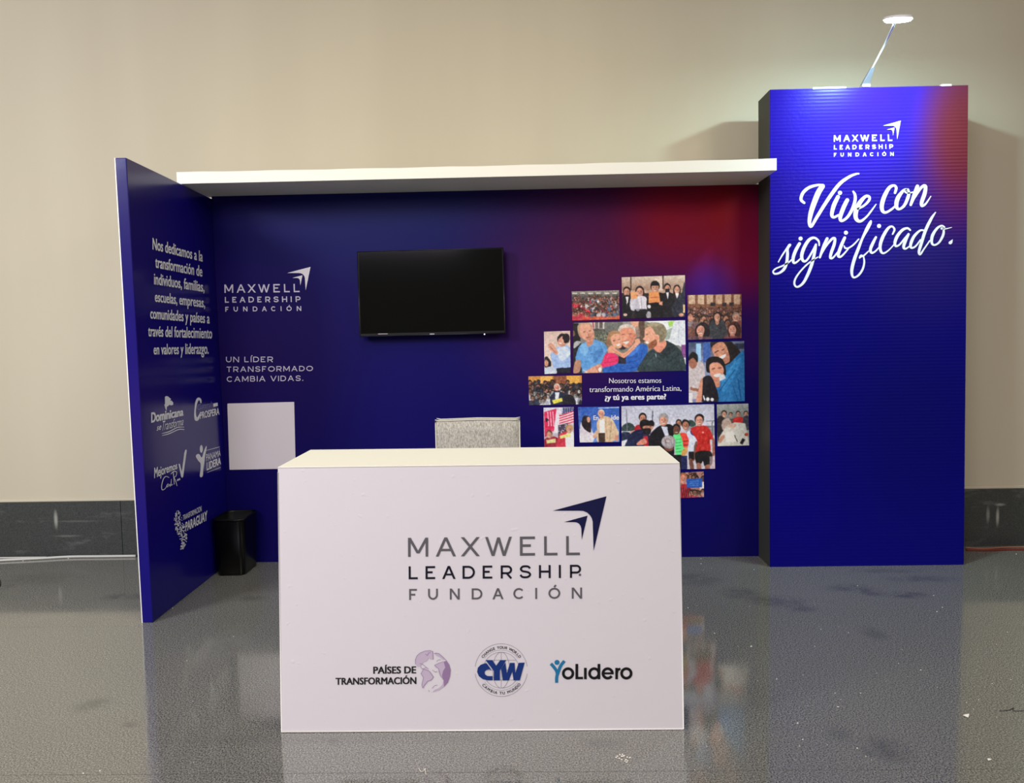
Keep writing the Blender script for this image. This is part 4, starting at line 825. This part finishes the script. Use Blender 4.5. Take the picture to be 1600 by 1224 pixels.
W2 = [[(142, 782, 16), (195, 690, 22), (255, 600, 24), (292, 552, 34)], [(300, 550, 36), (268, 600, 36), (266, 690, 40), (255, 790, 40), (222, 875, 40), (160, 930, 30), (92, 944, 26), (70, 912, 22), (110, 872, 22), (200, 835, 22), (280, 790, 22), (330, 745, 20)],
  [(430, 532, 42), (380, 622, 46), (345, 720, 44), (348, 788, 36), (385, 788, 26), (445, 735, 20)],
  [(700, 556, 18), (690, 495, 28), (632, 452, 32), (560, 482, 42), (492, 590, 48), (460, 700, 46), (482, 768, 36), (530, 758, 28), (600, 650, 28), (652, 548, 26)], [(655, 545, 30), (640, 640, 38), (602, 800, 44), (550, 940, 42), (480, 1070, 36), (400, 1124, 26), (360, 1082, 28), (380, 1000, 26), (460, 890, 22), (560, 795, 22), (680, 716, 16)],
  [(808, 465, 42), (760, 570, 42), (708, 720, 30)], [(715, 700, 22), (790, 570, 26), (868, 474, 34), (912, 462, 36), (905, 540, 42), (866, 650, 42), (852, 722, 36), (888, 724, 26), (955, 645, 20)],
  [(1048, 452, 40), (1000, 560, 46), (960, 680, 42), (978, 714, 30), (1020, 690, 26), (1095, 605, 20)], [(1040, 562, 16), (1055, 592, 24), (1100, 592, 22), (1170, 545, 22), (1240, 470, 18)]]
W3 = [[(362, 228, 28), (350, 258, 46), (310, 335, 50), (245, 465, 34), (192, 600, 42), (132, 760, 46), (98, 900, 44), (105, 990, 32), (140, 1010, 26), (200, 970, 30), (250, 890, 30), (270, 800, 26), (262, 725, 20)], [(205, 738, 22), (228, 712, 40), (262, 708, 24), (330, 645, 18)],
  [(432, 452, 32), (387, 540, 42), (356, 620, 42), (372, 668, 32), (420, 650, 24), (478, 590, 18)], [(664, 408, 22), (690, 345, 28), (656, 302, 26), (600, 330, 38), (532, 440, 46), (492, 560, 44), (502, 648, 36), (542, 674, 26), (612, 630, 20), (682, 555, 16)],
  [(908, 352, 26), (868, 326, 30), (800, 352, 38), (732, 432, 44), (697, 520, 42), (707, 574, 30), (760, 555, 24), (830, 470, 24), (885, 408, 24)], [(885, 410, 34), (838, 510, 44), (817, 590, 38), (845, 612, 26), (900, 575, 20), (930, 540, 16)],
  [(1095, 355, 22), (1040, 362, 28), (962, 440, 40), (917, 540, 42), (922, 598, 30), (980, 580, 24), (1050, 490, 22)], [(1260, 106, 16), (1200, 195, 38), (1120, 360, 44), (1062, 540, 42), (1030, 650, 38), (1048, 690, 28), (1100, 615, 22), (1180, 500, 20)],
  [(1385, 312, 20), (1345, 292, 26), (1280, 330, 34), (1217, 430, 44), (1208, 528, 36), (1246, 560, 26), (1312, 520, 30), (1366, 420, 36), (1372, 345, 26), (1345, 322, 18), (1342, 338, 16), (1400, 335, 16), (1484, 315, 8)]]
for crop, W, dots in ((S1, W1, [(528, 265, 21)]), (S2, W2, [(445, 463, 28), (1065, 382, 28)]), (S3, W3, [(476, 295, 29)])):
    a = Art(crop)
    for s_ in W: a.brush(s_, 7)
    for d in dots: a.disc(*d)
    if crop is S3: a.poly([(1500, 478), (1440, 520), (1444, 545), (1472, 552), (1494, 530)])
    a.build('script_lettering', PT, M['ink_script'], tw)
for (x0_, x1_, hh, y0_) in ((1270, 1322, .008, .0), (1471, 1487, .009, .0)):
    pA = atY(x0_, 137, YT); pB = atY(x1_, 135, YT); zt_ = T[0].z + (T[1].z - T[0].z) * ((pA.x + pB.x) / 2 - T[0].x) / (T[1].x - T[0].x)
    tag(obj('tape_strip', boxbm(pA.x, pB.x, YT - .001, YT + .05, zt_ - .003, zt_ + hh, .001, 1), M['tape'], tw), 'white tape on the top edge')

# ------------------------------------------------------------------ arm light on the tower
al = thing('arm_light', 'lit exhibition arm light clamped on top of the display tower', 'lamp')
ztop = T[0].z + (T[1].z - T[0].z) * .48
bt = atY(1351, 133, YT + .02); bt.z = ztop
hd = atY(1403, 31, 4.57); tp = atY(1363, 106, 4.99)
obj('clamp', boxbm(bt.x - .024, bt.x + .024, YT - .008, YT + .07, ztop + .001, ztop + .018, .003), M['lamp_white'], al)
bm = bmesh.new(); bw = .024; b0_ = Vector((bt.x, YT + .02, ztop + .018)); tw0 = .012
hexa(bm, [tp + Vector((-tw0, -.012, 0)), tp + Vector((tw0, -.012, 0)), b0_ + Vector((bw, -.02, 0)), b0_ + Vector((-bw, -.02, 0)),
          tp + Vector((-tw0, .012, 0)), tp + Vector((tw0, .012, 0)), b0_ + Vector((bw, .02, 0)), b0_ + Vector((-bw, .02, 0))]); bevel(bm, .004, 2)
obj('housing', bm, M['lamp_silver'], al)
bm = bmesh.new(); tube(bm, [tp, tp.lerp(hd, .5), hd + Vector((0, .02, .012))], [.004, .0055, .007], 10); obj('arm', bm, M['lamp_white'], al)
def lamp_disc(z0, z1, rx, ry, mat, name, parent):
    bm = bmesh.new(); n = 28
    r0 = [bm.verts.new((rx * math.cos(2 * math.pi * k / n), ry * math.sin(2 * math.pi * k / n), z0)) for k in range(n)]
    r1 = [bm.verts.new((rx * .94 * math.cos(2 * math.pi * k / n), ry * .94 * math.sin(2 * math.pi * k / n), z1)) for k in range(n)]
    for k in range(n): bm.faces.new((r0[k], r0[(k + 1) % n], r1[(k + 1) % n], r1[k]))
    bm.faces.new(r0[::-1]); bm.faces.new(r1)
    bmesh.ops.transform(bm, matrix=Matrix.Translation(hd) @ Matrix.Rotation(math.radians(8), 4, 'X'), verts=bm.verts)
    return obj(name, bm, mat, parent)
hd_o = lamp_disc(.002, .016, .078, .052, M['lamp_white'], 'head', al)
lamp_disc(-.006, .0015, .07, .045, M['led'], 'glowing_lens', hd_o)

# ------------------------------------------------------------------ television
YV = 5.19
tv = thing('television', 'black flat television hung on the dark blue back panel', 'television')
q5 = lambda x, y: (540 + x / 5.714, 370 + y / 5.712)
V4 = [atY(*q5(102, 135), YV), atY(*q5(1408, 98), YV), atY(*q5(1428, 862), YV), atY(*q5(126, 893), YV)]
dv = Vector((0, .045, 0)); bm = bmesh.new(); hexa(bm, V4 + [p_ + dv for p_ in V4]); bevel(bm, .003, 2); obj('casing', bm, M['tv_bezel'], tv)
cen = sum(V4, Vector()) / 4
def inset(k, e): return [cen + Vector(((p_ - cen).x * k[0], 0, (p_ - cen).z * k[1])) + Vector((0, e, k[2])) for p_ in V4]
A_ = inset((.982, .955, .006), -.0012); B_ = inset((.982, .955, .006), .002); bm = bmesh.new(); hexa(bm, A_ + B_); obj('screen', bm, M['tv_glass'], tv)
# thin bezel lip
bm = bmesh.new()
for a_, b_ in ((0, 1), (1, 2), (2, 3), (3, 0)):
    tube(bm, [V4[a_].lerp(cen, .006) + Vector((0, -.001, 0)), V4[b_].lerp(cen, .006) + Vector((0, -.001, 0))], .0035, 6)
obj('bezel_lip', bm, M['tv_bezel'], tv)
for nm, x0_, x1_, y0_, y1_, mt in (('maker_plate', 752, 792, 865, 874, 'silver'), ('highlight_strip', 290, 375, 866, 870, 'silver')):  # second strip: a highlight on the lower bezel, made as a silver piece
    a_, b_ = atY(*q5(x0_, y0_), YV - .005), atY(*q5(x1_, y1_), YV - .005); obj(nm if nm == 'maker_plate' else 'bezel_highlight', boxbm(a_.x, b_.x, YV - .006, YV - .002, b_.z, a_.z), M[mt], tv)
a_ = atY(*q5(1240, 871), YV - .005); obj('indicator_light', boxbm(a_.x - .004, a_.x + .004, YV - .007, YV - .003, a_.z - .004, a_.z + .004, .001, 1), M['indicator'], tv)
for dx in (-.12, .12):
    bm = bmesh.new(); box(bm, cen.x + dx - .02, cen.x + dx + .02, YV + .046, YP - .003, cen.z - .16, cen.z + .16)
    obj('wall_bracket', bm, M['cable_black'], tv)

# ------------------------------------------------------------------ desk
YD = 2.933
Dk = [atY(434, 730, YD), atY(1062, 723, YD), atY(1068, 1142, YD), atY(440, 1144, YD)]
Dk[2].z = Dk[3].z = 0.0
bk = atZ(485, 703, Dk[0].z); bk2 = atZ(1031, 697, Dk[1].z)
Db = [bk, bk2, Vector((bk2.x + .006, bk2.y, 0)), Vector((bk.x + .006, bk.y, 0))]
dk = thing('reception_desk', 'white box reception desk with grey and navy logo standing in front', 'desk')
th_ = .005
bm = bmesh.new()
tf = [Dk[0], Dk[1], Db[1], Db[0]]
hexa(bm, [tf[0], tf[1], tf[1] - Vector((0, 0, th_)), tf[0] - Vector((0, 0, th_)), tf[3], tf[2], tf[2] - Vector((0, 0, th_)), tf[3] - Vector((0, 0, th_))]); bevel(bm, .0015, 2)
obj('top', bm, M['white_board'], dk)
# front: wavy bottom edge of wrapped vinyl
dz = Vector((0, 0, th_ + .0005)); NX, NZ = 40, 8; bm = bmesh.new(); grid = []
rnd = random.Random(3)
for j in range(NZ + 1):
    row = []
    for i in range(NX + 1):
        u = i / NX; v_ = j / NZ; p_ = (Dk[0] - dz).lerp(Dk[1] - dz, u).lerp(Dk[3].lerp(Dk[2], u), v_)
        if j == NZ: p_.z = max(0.0, .003 * math.sin(i * .9) + rnd.uniform(-.002, .002))
        if i in (0, NX) and j: p_.x += (.0015 * math.sin(j * 2.1))
        row.append(bm.verts.new(p_))
    grid.append(row)
for j in range(NZ):
    for i in range(NX): bm.faces.new((grid[j][i], grid[j + 1][i], grid[j + 1][i + 1], grid[j][i + 1]))
r_ = bmesh.ops.extrude_face_region(bm, geom=list(bm.faces)); bmesh.ops.translate(bm, verts=[g for g in r_['geom'] if isinstance(g, bmesh.types.BMVert)], vec=(0, .014, 0)); bmesh.ops.recalc_face_normals(bm, faces=bm.faces)
obj('front_panel', bm, M['white_vinyl'], dk)
for a_, b_, s_ in ((0, 0, 1), (1, 1, -1)):
    f0 = Dk[a_] - dz + Vector((0, .0145, 0)); b0_ = Db[a_] - dz; f1 = (Dk[3] if a_ == 0 else Dk[2]) + Vector((0, .0145, 0)); b1_ = (Db[3] if a_ == 0 else Db[2]); sh = Vector((.014 * s_, 0, 0))
    bm = bmesh.new(); hexa(bm, [f0, f0 + sh, f1 + sh, f1, b0_, b0_ + sh, b1_ + sh, b1_]); bmesh.ops.recalc_face_normals(bm, faces=bm.faces); obj('side_panel', bm, M['white_vinyl'], dk)
bm = bmesh.new()
for (c0, c1, c2, c3) in (((.0), 0, 0, 0),):
    for a_, b_ in ((Dk[0], Dk[3]), (Dk[1], Dk[2])): tube(bm, [a_ + Vector((0, 0, -.02)), b_ + Vector((0, 0, .003))], .0022, 6)
    tube(bm, [Dk[3] + Vector((0, -.001, .003)), Dk[2] + Vector((0, -.001, .003))], .0022, 6)
obj('edge_fold', bm, M['white_edge'], dk)
PD = Plane((0, YD, .5), (0, -1, 0), .0015)
q6 = lambda x, y: (620 + x / 4.706, 760 + y / 4.706)
logo((q6(82, 380), q6(1355, 366), q6(84, 837), q6(1357, 827)), PD, dk, (M['ink_grey'], M['ink_navy'], M['ink_grey'], M['ink_arrow']), 1.0)
K9 = (430, 960, 2.4615); KE = (640, 1000, 7.62); KF = (840, 1010, 9.41)
art = Art(K9)
art.font('PAÍSES DE', (377, 229), (542, 227.5), 26, 26, 'H', bold=.032); art.font('TRANSFORMACIÓN', (232, 271.5), (543, 268.5), 25.5, 25.5, 'H', bold=.032)
art.build('lettering', PD, M['ink_black'], dk)
art = Art(KE)                                                    # pale globe
for P in ([(70, 290), (68, 240), (85, 195), (120, 160), (180, 135), (240, 128), (275, 140), (280, 235), (250, 232), (225, 215), (215, 240), (190, 262), (160, 270), (150, 290), (120, 320), (90, 320)],
          [(120, 320), (150, 345), (130, 330)], [(150, 375), (165, 350), (205, 345), (235, 375), (285, 445), (255, 482), (215, 495), (170, 550), (172, 578), (155, 575), (145, 540), (165, 450), (135, 405)],
          [(290, 165), (310, 150), (345, 162), (390, 195), (425, 235), (400, 240), (360, 210), (320, 190)],
          [(295, 305), (345, 280), (400, 262), (440, 250), (470, 300), (488, 370), (480, 440), (455, 510), (410, 560), (350, 600), (265, 628), (300, 595), (350, 575), (390, 535), (405, 480), (400, 460), (365, 425), (345, 385), (345, 345), (310, 330)]):
    art.poly(P)
art.build('globe_emblem', PD, M['ink_globe'], dk)
art = Art(KE)
art.poly([(405, 262), (440, 250), (470, 300), (488, 370), (480, 440), (455, 510), (410, 560), (405, 480), (385, 430), (400, 370), (425, 330)])
for P in ([(70, 290), (68, 240), (85, 195), (120, 160), (180, 135), (240, 128), (275, 140), (280, 235)], [(235, 375), (285, 445), (255, 482), (215, 495), (170, 550), (155, 575), (145, 540), (165, 450), (135, 405), (165, 350), (235, 375)], [(295, 305), (345, 280), (400, 262)], [(295, 305), (345, 345), (365, 425), (405, 480)], [(290, 165), (345, 162), (425, 235), (470, 300), (488, 370)], [(225, 600), (235, 620)], [(265, 580), (300, 545), (330, 540)], [(270, 360), (300, 385), (330, 380)], [(120, 285), (150, 290), (210, 340)], [(130, 320), (150, 350), (200, 330), (225, 350)], [(190, 170), (210, 190), (225, 160), (250, 150)], [(320, 260), (345, 240), (370, 240)]): art.line(P, 5)
art.build('globe_outline', PD.off(.0005), M['ink_globe_dark'], dk)
art = Art(KE)                                                    # round emblem
cx, cy = 1090, 362
for a0_, a1_ in ((188, 352), (8, 172)): art.ring(cx, cy, 312, 314, 4, a0_, a1_)
art.ring(cx, cy, 214, 214, 4); art.ring(cx, cy, 100, 214, 4); art.line([(cx, cy - 214), (cx, cy + 214)], 4)
art.ring(cx, cy + 8, 248, 248, 3, 218, 322); art.ring(cx, cy - 8, 248, 248, 3, 38, 142)
art.line([(cx - 175, cy - 118), (cx + 175, cy - 118)], 4); art.line([(cx - 175, cy + 118), (cx + 175, cy + 118)], 4); art.line([(cx - 210, cy), (cx + 210, cy)], 4)
art.build('emblem_lines', PD, M['ink_line'], dk)
art = Art(KE)
def on_arc(art, text, R, a0_, a1_, h_, top):
    adv = [0.55 if ch == ' ' else (1.25 if ch in 'MW' else (.45 if ch == 'I' else 1.0)) for ch in text]; tot = sum(adv); s_ = 0
    for ch, w_ in zip(text, adv):
        ang = a0_ + (a1_ - a0_) * (s_ + w_ / 2) / tot; s_ += w_
        if ch == ' ': continue
        vs, fs = font_mesh(ch); x0_ = min(v_[0] for v_ in vs); x1_ = max(v_[0] for v_ in vs); H_ = .73; k = h_ / H_
        t_ = math.radians(ang); out = []
        for x, y in vs:
            X = (x - (x0_ + x1_) / 2) * k; Y = y * k
            rx, ry = math.cos(t_), math.sin(t_)
            if top: out.append((cx + rx * (R + Y) - ry * X, cy + ry * (R + Y) + rx * X))
            else: out.append((cx + rx * (R - Y) + ry * X, cy + ry * (R - Y) - rx * X))
        art.add(out, fs); art.add([(x + 1.6, y) for x, y in out], fs); art.add([(x, y + 1.6) for x, y in out], fs)
on_arc(art, 'CHANGE YOUR WORLD', 256, 213, 327, 32, True); on_arc(art, 'CAMBIA TU MUNDO', 290, 143, 36, 34, False)
art.build('lettering', PD, M['ink_navy'], dk)
art = Art(KE)
def pl(P): art.poly(P)
cc = [(1000 - 12, 484), (930, 484), (870, 470), (825, 435), (804, 385), (812, 335), (845, 300), (890, 282), (915, 280), (945, 320), (975, 365), (950, 352), (918, 358), (893, 382), (896, 412), (925, 432), (960, 434), (988, 432)]
pl(cc)
pl([(905, 244), (985, 244), (1030, 310), (1078, 244), (1150, 244), (1075, 365), (1075, 485), (1002, 485), (1002, 372)])
pl([(1090, 345), (1140, 270), (1158, 400), (1195, 276), (1250, 276), (1258, 400), (1298, 276), (1370, 272), (1312, 485), (1238, 485), (1222, 380), (1182, 485), (1108, 485)])
art.build('emblem_letters', PD.off(.0006), M['ink_blue'], dk)
art = Art(KF)                                                    # YoLidero
art.disc(285, 240, 37); art.line(crom([(195, 258), (240, 310), (280, 370), (290, 430)], 5), 46); art.line(crom([(395, 218), (340, 290), (305, 380), (282, 450), (280, 540)], 5), 46); 
art.build('figure_emblem', PD, M['ink_sky'], dk)
art = Art(KF); LW = 40
art.ring(448, 402, 70, 70, LW); art.poly([(556, 262), (597, 262), (597, 452), (668, 452), (668, 488), (556, 488)]); art.poly([(682, 320), (722, 320), (722, 488), (682, 488)])
art.ring(832, 402, 68, 70, LW); art.poly([(882, 262), (922, 262), (922, 488), (882, 488)])
art.ring(1030, 402, 69, 70, LW, 33, 360); art.poly([(975, 386), (1118, 386), (1118, 416), (975, 416)])
art.poly([(1142, 320), (1182, 320), (1182, 488), (1142, 488)]); art.line(crom([(1165, 400), (1178, 352), (1218, 334)], 4), 36)
art.ring(1305, 402, 70, 70, LW)
art.build('lettering', PD, M['ink_black'], dk)

# ------------------------------------------------------------------ chair behind the desk
YC = 4.62
cl, cr = atY(680, 657, YC), atY(812, 655, YC); cz = (cl.z + cr.z) / 2; W_ = cr.x - cl.x
ch = thing('upholstered_chair', 'pale grey fabric chair standing behind the white desk', 'chair')
def cushion(x0, x1, y0, y1, z0, z1, puff, cuts=8):
    bm = bmesh.new(); box(bm, x0, x1, y0, y1, z0, z1); bmesh.ops.recalc_face_normals(bm, faces=bm.faces); bmesh.ops.subdivide_edges(bm, edges=list(bm.edges), cuts=cuts, use_grid_fill=True)
    c0 = Vector(((x0 + x1) / 2, (y0 + y1) / 2, (z0 + z1) / 2)); hx, hy, hz = (x1 - x0) / 2, (y1 - y0) / 2, (z1 - z0) / 2
    for v_ in bm.verts:
        d = v_.co - c0; ax, ay, az = abs(d.x) / hx, abs(d.y) / hy, abs(d.z) / hz
        f = lambda a: math.sqrt(max(0, 1 - a ** 4))
        if ax > .999: v_.co.x += math.copysign(puff * .5 * f(ay) * f(az), d.x)
        if ay > .999: v_.co.y += math.copysign(puff * f(ax) * f(az), d.y)
        if az > .999: v_.co.z += math.copysign(puff * .5 * f(ax) * f(ay), d.z)
    for f_ in bm.faces: f_.smooth = True
    return bm
obj('backrest', cushion(cl.x + .006, cr.x - .006, YC, YC + .085, .40, cz - .006, .012), M['fabric'], ch)
obj('seat', cushion(cl.x + .004, cr.x - .004, YC - .40, YC - .002, .36, .475, .012), M['fabric'], ch)
for sy_ in (-.001, .086):
    bm = bmesh.new(); z_ = cz; pts = [(cl.x + .003, YC + sy_, .40), (cl.x + .002, YC + sy_, z_ - .02), (cl.x, YC + sy_, z_ + .002), (cl.x + .025, YC + sy_, z_ - .004), ((cl.x + cr.x) / 2, YC + sy_, z_ + .001), (cr.x - .025, YC + sy_, z_ - .004), (cr.x, YC + sy_, z_ + .002), (cr.x - .002, YC + sy_, z_ - .02), (cr.x - .003, YC + sy_, .40)]
    tube(bm, pts, .0038, 6); obj('piping', bm, M['fabric_pipe'], ch)
for x_ in (cl.x + .03, cr.x - .03):
    for y_ in (YC - .37, YC + .045):
        bm = bmesh.new(); hexa(bm, [(x_ - .02, y_ - .02, .37), (x_ + .02, y_ - .02, .37), (x_ + .014, y_ - .014, 0), (x_ - .014, y_ - .014, 0), (x_ - .02, y_ + .02, .37), (x_ + .02, y_ + .02, .37), (x_ + .014, y_ + .014, 0), (x_ - .014, y_ + .014, 0)]); obj('leg', bm, M['dark_wood'], ch)

# ------------------------------------------------------------------ waste bin
wb = thing('waste_bin', 'open black plastic waste bin against the blue side panel', 'bin')
fr = atZ(381, 900); By0 = fr.y; BX1 = fr.x + .004; BWd = .178; BD = .25; BHt = .372
def rrect(x0, x1, y0, y1, z, r, n=5):
    P = []
    for (cx_, cy_, a0_) in ((x1 - r, y1 - r, 0), (x0 + r, y1 - r, 90), (x0 + r, y0 + r, 180), (x1 - r, y0 + r, 270)):
        for k in range(n + 1): t_ = math.radians(a0_ + 90 * k / n); P.append((cx_ + r * math.cos(t_), cy_ + r * math.sin(t_), z))
    return P
def loft(bm, rings, cap0=False, cap1=False):
    R = [[bm.verts.new(p_) for p_ in r] for r in rings]; n = len(R[0])
    for a_, b_ in zip(R, R[1:]):
        for k in range(n): f = bm.faces.new((a_[k], a_[(k + 1) % n], b_[(k + 1) % n], b_[k])); f.smooth = True
    if cap0: bm.faces.new(R[0][::-1])
    if cap1: bm.faces.new(R[-1])
bx0 = BX1 - BWd; pass
def ring_(e, z, r): return rrect(bx0 - e, BX1 + e, By0 - e, By0 + BD + e, z, r)
bm = bmesh.new()
loft(bm, [ring_(-.006, 0, .03), ring_(0, .006, .034), ring_(.012, BHt - .012, .042)], cap0=True)
obj('body', bm, M['bin_black'], wb)
bm = bmesh.new(); loft(bm, [ring_(.009, BHt - .01, .04), ring_(-.002, .014, .03)], cap1=True); obj('inner_wall', bm, M['bin_inside'], wb)
bm = bmesh.new(); loft(bm, [ring_(.012, BHt - .014, .042), ring_(.019, BHt - .014, .046), ring_(.021, BHt - .006, .048), ring_(.018, BHt, .046), ring_(.010, BHt, .04), ring_(.008, BHt - .010, .04)]); obj('rim', bm, M['bin_black'], wb)
wb_rot = math.radians(0)

# ------------------------------------------------------------------ cables
def cable(name, pts, r, mat, label, zoff=0, group=None):
    P = []
    for (x, y) in pts:
        q_ = atZ(x, y, r); q_.y = min(q_.y, 5.455 - r); P.append(q_)
    bm = bmesh.new(); tube(bm, [Vector(p_[:3]) for p_ in crom([tuple(p_) for p_ in P], 6)], r, 8)
    return tag(obj(name, bm, M[mat], None), label, 'cable', group)
cable('floor_cable', [(-60, 880), (0, 876), (60, 873), (110, 870), (160, 868), (216, 867)], .009, 'cable_white', 'thick pale grey cable on the floor left of the side panel')
cable('floor_cable', [(-60, 872), (0, 870.5), (50, 870.2), (74, 870.5)], .006, 'cable_white', 'thinner pale cable lying behind the thick grey one at left')
cable('floor_cable', [(1509, 856.5), (1540, 857.5), (1575, 855.5), (1640, 855.5)], .006, 'cable_orange', 'orange cable along the baseboard right of the tower')
cable('floor_cable', [(1509, 859.5), (1545, 860), (1575, 859), (1640, 859)], .006, 'cable_red', 'dark red cable just in front of the orange one')
bm = bmesh.new(); c0 = atY(-6, 914, 5.0); 
c0 = atZ(-7, 921, .004)
tube(bm, [c0 + Vector((.034 * math.cos(t_), .01 * math.sin(t_ * .5), .034 + .034 * math.sin(t_))) for t_ in np.linspace(-2.2, 3.2, 22)], .004, 8)
tag(obj('cable_loop', bm, M['cable_black']), 'black cable loop standing on the floor at the left edge', 'cable')
# ------------------------------------------------------------------ scraps and crumbs on the floor
rnd = random.Random(9)
def scrap(name, px, py, sx_, sy_, label, rot=0, n=7, h=.006, cat='scrap'):
    p = atZ(px, py); bm = bmesh.new(); c1 = bm.verts.new((p.x, p.y, h * .6)); ring = []
    for k in range(n):
        a_ = 2 * math.pi * k / n + rnd.uniform(-.2, .2); x = math.cos(a_) * sx_ * rnd.uniform(.7, 1.1); y = math.sin(a_) * sy_ * rnd.uniform(.7, 1.1)
        ring.append(bm.verts.new((p.x + x * math.cos(rot) - y * math.sin(rot), p.y + x * math.sin(rot) + y * math.cos(rot), rnd.uniform(0.0005, h))))
    for k in range(n): bm.faces.new((c1, ring[k], ring[(k + 1) % n]))
    r_ = bmesh.ops.extrude_face_region(bm, geom=list(bm.faces)); bmesh.ops.translate(bm, verts=[g for g in r_['geom'] if isinstance(g, bmesh.types.BMVert)], vec=(0, 0, .0006)); bmesh.ops.recalc_face_normals(bm, faces=bm.faces)
    return tag(obj(name, bm, M['paper']), label, cat)
scrap('paper_scrap', 1509.5, 1120, .014, .014, 'white triangular paper scrap on the floor right of the tower reflection', n=4, h=.012)
scrap('paper_scrap', 1546, 1189, .009, .007, 'small white paper scrap near the bottom right corner', n=5)
scrap('paper_scrap', 1310, 1106, .008, .006, 'tiny white paper scrap in the middle of the floor below the tower', n=5, h=.004)
scrap('paper_scrap', 1174, 1011, .006, .006, 'tiny white flake on the floor right of the white desk', n=5, h=.004)
# torn tape residue: a ragged ring of pieces in one crumpled film
bm = bmesh.new(); cps = [(570, 322), (600, 300), (640, 345), (690, 372), (750, 400), (790, 425), (812, 395), (775, 372), (860, 330), (800, 318), (740, 285), (700, 262), (650, 268), (720, 300), (680, 300), (820, 470), (850, 495)]
for i_, (x, y) in enumerate(cps):
    q_ = atZ(920 + x / 13.33, 1160 + y / 13.33); n_ = 6; r0_ = .0035 if i_ < 15 else .0016; vs_ = [bm.verts.new((q_.x + r0_ * math.cos(k * 1.047 + i_) * rnd.uniform(.7, 1.6), q_.y + r0_ * math.sin(k * 1.047 + i_) * rnd.uniform(.7, 1.5), .001)) for k in range(n_)]
    top_ = bm.verts.new((q_.x, q_.y, .0035))
    for k in range(n_): bm.faces.new((vs_[k], vs_[(k + 1) % n_], top_))
tag(obj('tape_residue', bm, M['paper']), 'white torn tape residue on the floor just in front of the desk', 'residue')
bm = bmesh.new(); P = [atZ(430 + x / 2.4615, 960 + y / 2.4615, .0016) for x, y in ((552, 592), (560, 605), (570, 604), (577, 594), (577, 605), (581, 618))]
tube(bm, [Vector(p_) for p_ in crom([tuple(p_) for p_ in P], 4)], .0011, 5); tag(obj('thread', bm, M['paper']), 'white curl of thread on the floor below the desk', 'thread')
bm = bmesh.new(); P = [atZ(1060 + x / 2.963, 850 + y / 2.963, .0016) for x, y in ((1485, 775), (1530, 770), (1552, 760), (1553, 774), (1620, 772))]
tube(bm, [Vector(p_) for p_ in crom([tuple(p_) for p_ in P], 4)], .0011, 5); tag(obj('thread', bm, M['cable_black']), 'dark thread on the floor at the right edge', 'thread')
bm = bmesh.new()
crumbs = [(1060 + x / 2.963, 850 + y / 2.963, s_) for x, y, s_ in ((105, 93, 3), (45, 297, 3), (168, 415, 3), (455, 627, 3), (660, 397, 2.5), (787, 412, 2.5), (632, 475, 2.5), (1018, 555, 2.4), (1122, 585, 3), (552, 831, 3), (575, 907, 2.6), (828, 947, 2.6), (868, 985, 2.4), (1197, 315, 4), (1222, 295, 3), (1182, 240, 3), (828, 195, 3), (843, 692, 2.4), (1390, 722, 2), (1333, 735, 2), (75, 1047, 2), (560, 937, 2), (725, 692, 2.4), (1200, 665, 2), (1570, 20, 4), (1565, 48, 4), (105, 70, 3), (350, 120, 3), (330, 290, 2), (1523, 410, 2), (1453, 648, 2), (1540, 630, 2))]
crumbs += [(270, 951, 3), (36, 877, 3), (107, 873, 4), (156, 1205, 3), (130, 1209, 3), (292, 1033, 2.5), (365, 995, 2)]
for _ in range(70): crumbs.append((rnd.uniform(1075, 1590), rnd.uniform(885, 1215), rnd.uniform(.8, 1.6)))
for _ in range(30): crumbs.append((rnd.uniform(5, 430), rnd.uniform(960, 1215), rnd.uniform(.7, 1.3)))
for x, y, s_ in crumbs:
    q_ = atZ(x, y)
    if q_.y > 5.44 or (1203 < x < 1506 and y < 888): continue
    r0_ = s_ * .0011; vs_ = [bm.verts.new((q_.x + r0_ * rnd.uniform(.7, 1.5) * a_, q_.y + r0_ * rnd.uniform(.7, 1.5) * b_, 0.0002)) for a_, b_ in ((1, 0), (0, 1), (-1, 0), (0, -1))]
    t_ = bm.verts.new((q_.x, q_.y, r0_)); 
    for k in range(4): bm.faces.new((vs_[k], vs_[(k + 1) % 4], t_))
    bm.faces.new(vs_[::-1])
tag(obj('floor_crumbs', bm, M['paper']), 'tiny white crumbs scattered over the grey granite floor', 'crumbs', kind='stuff')
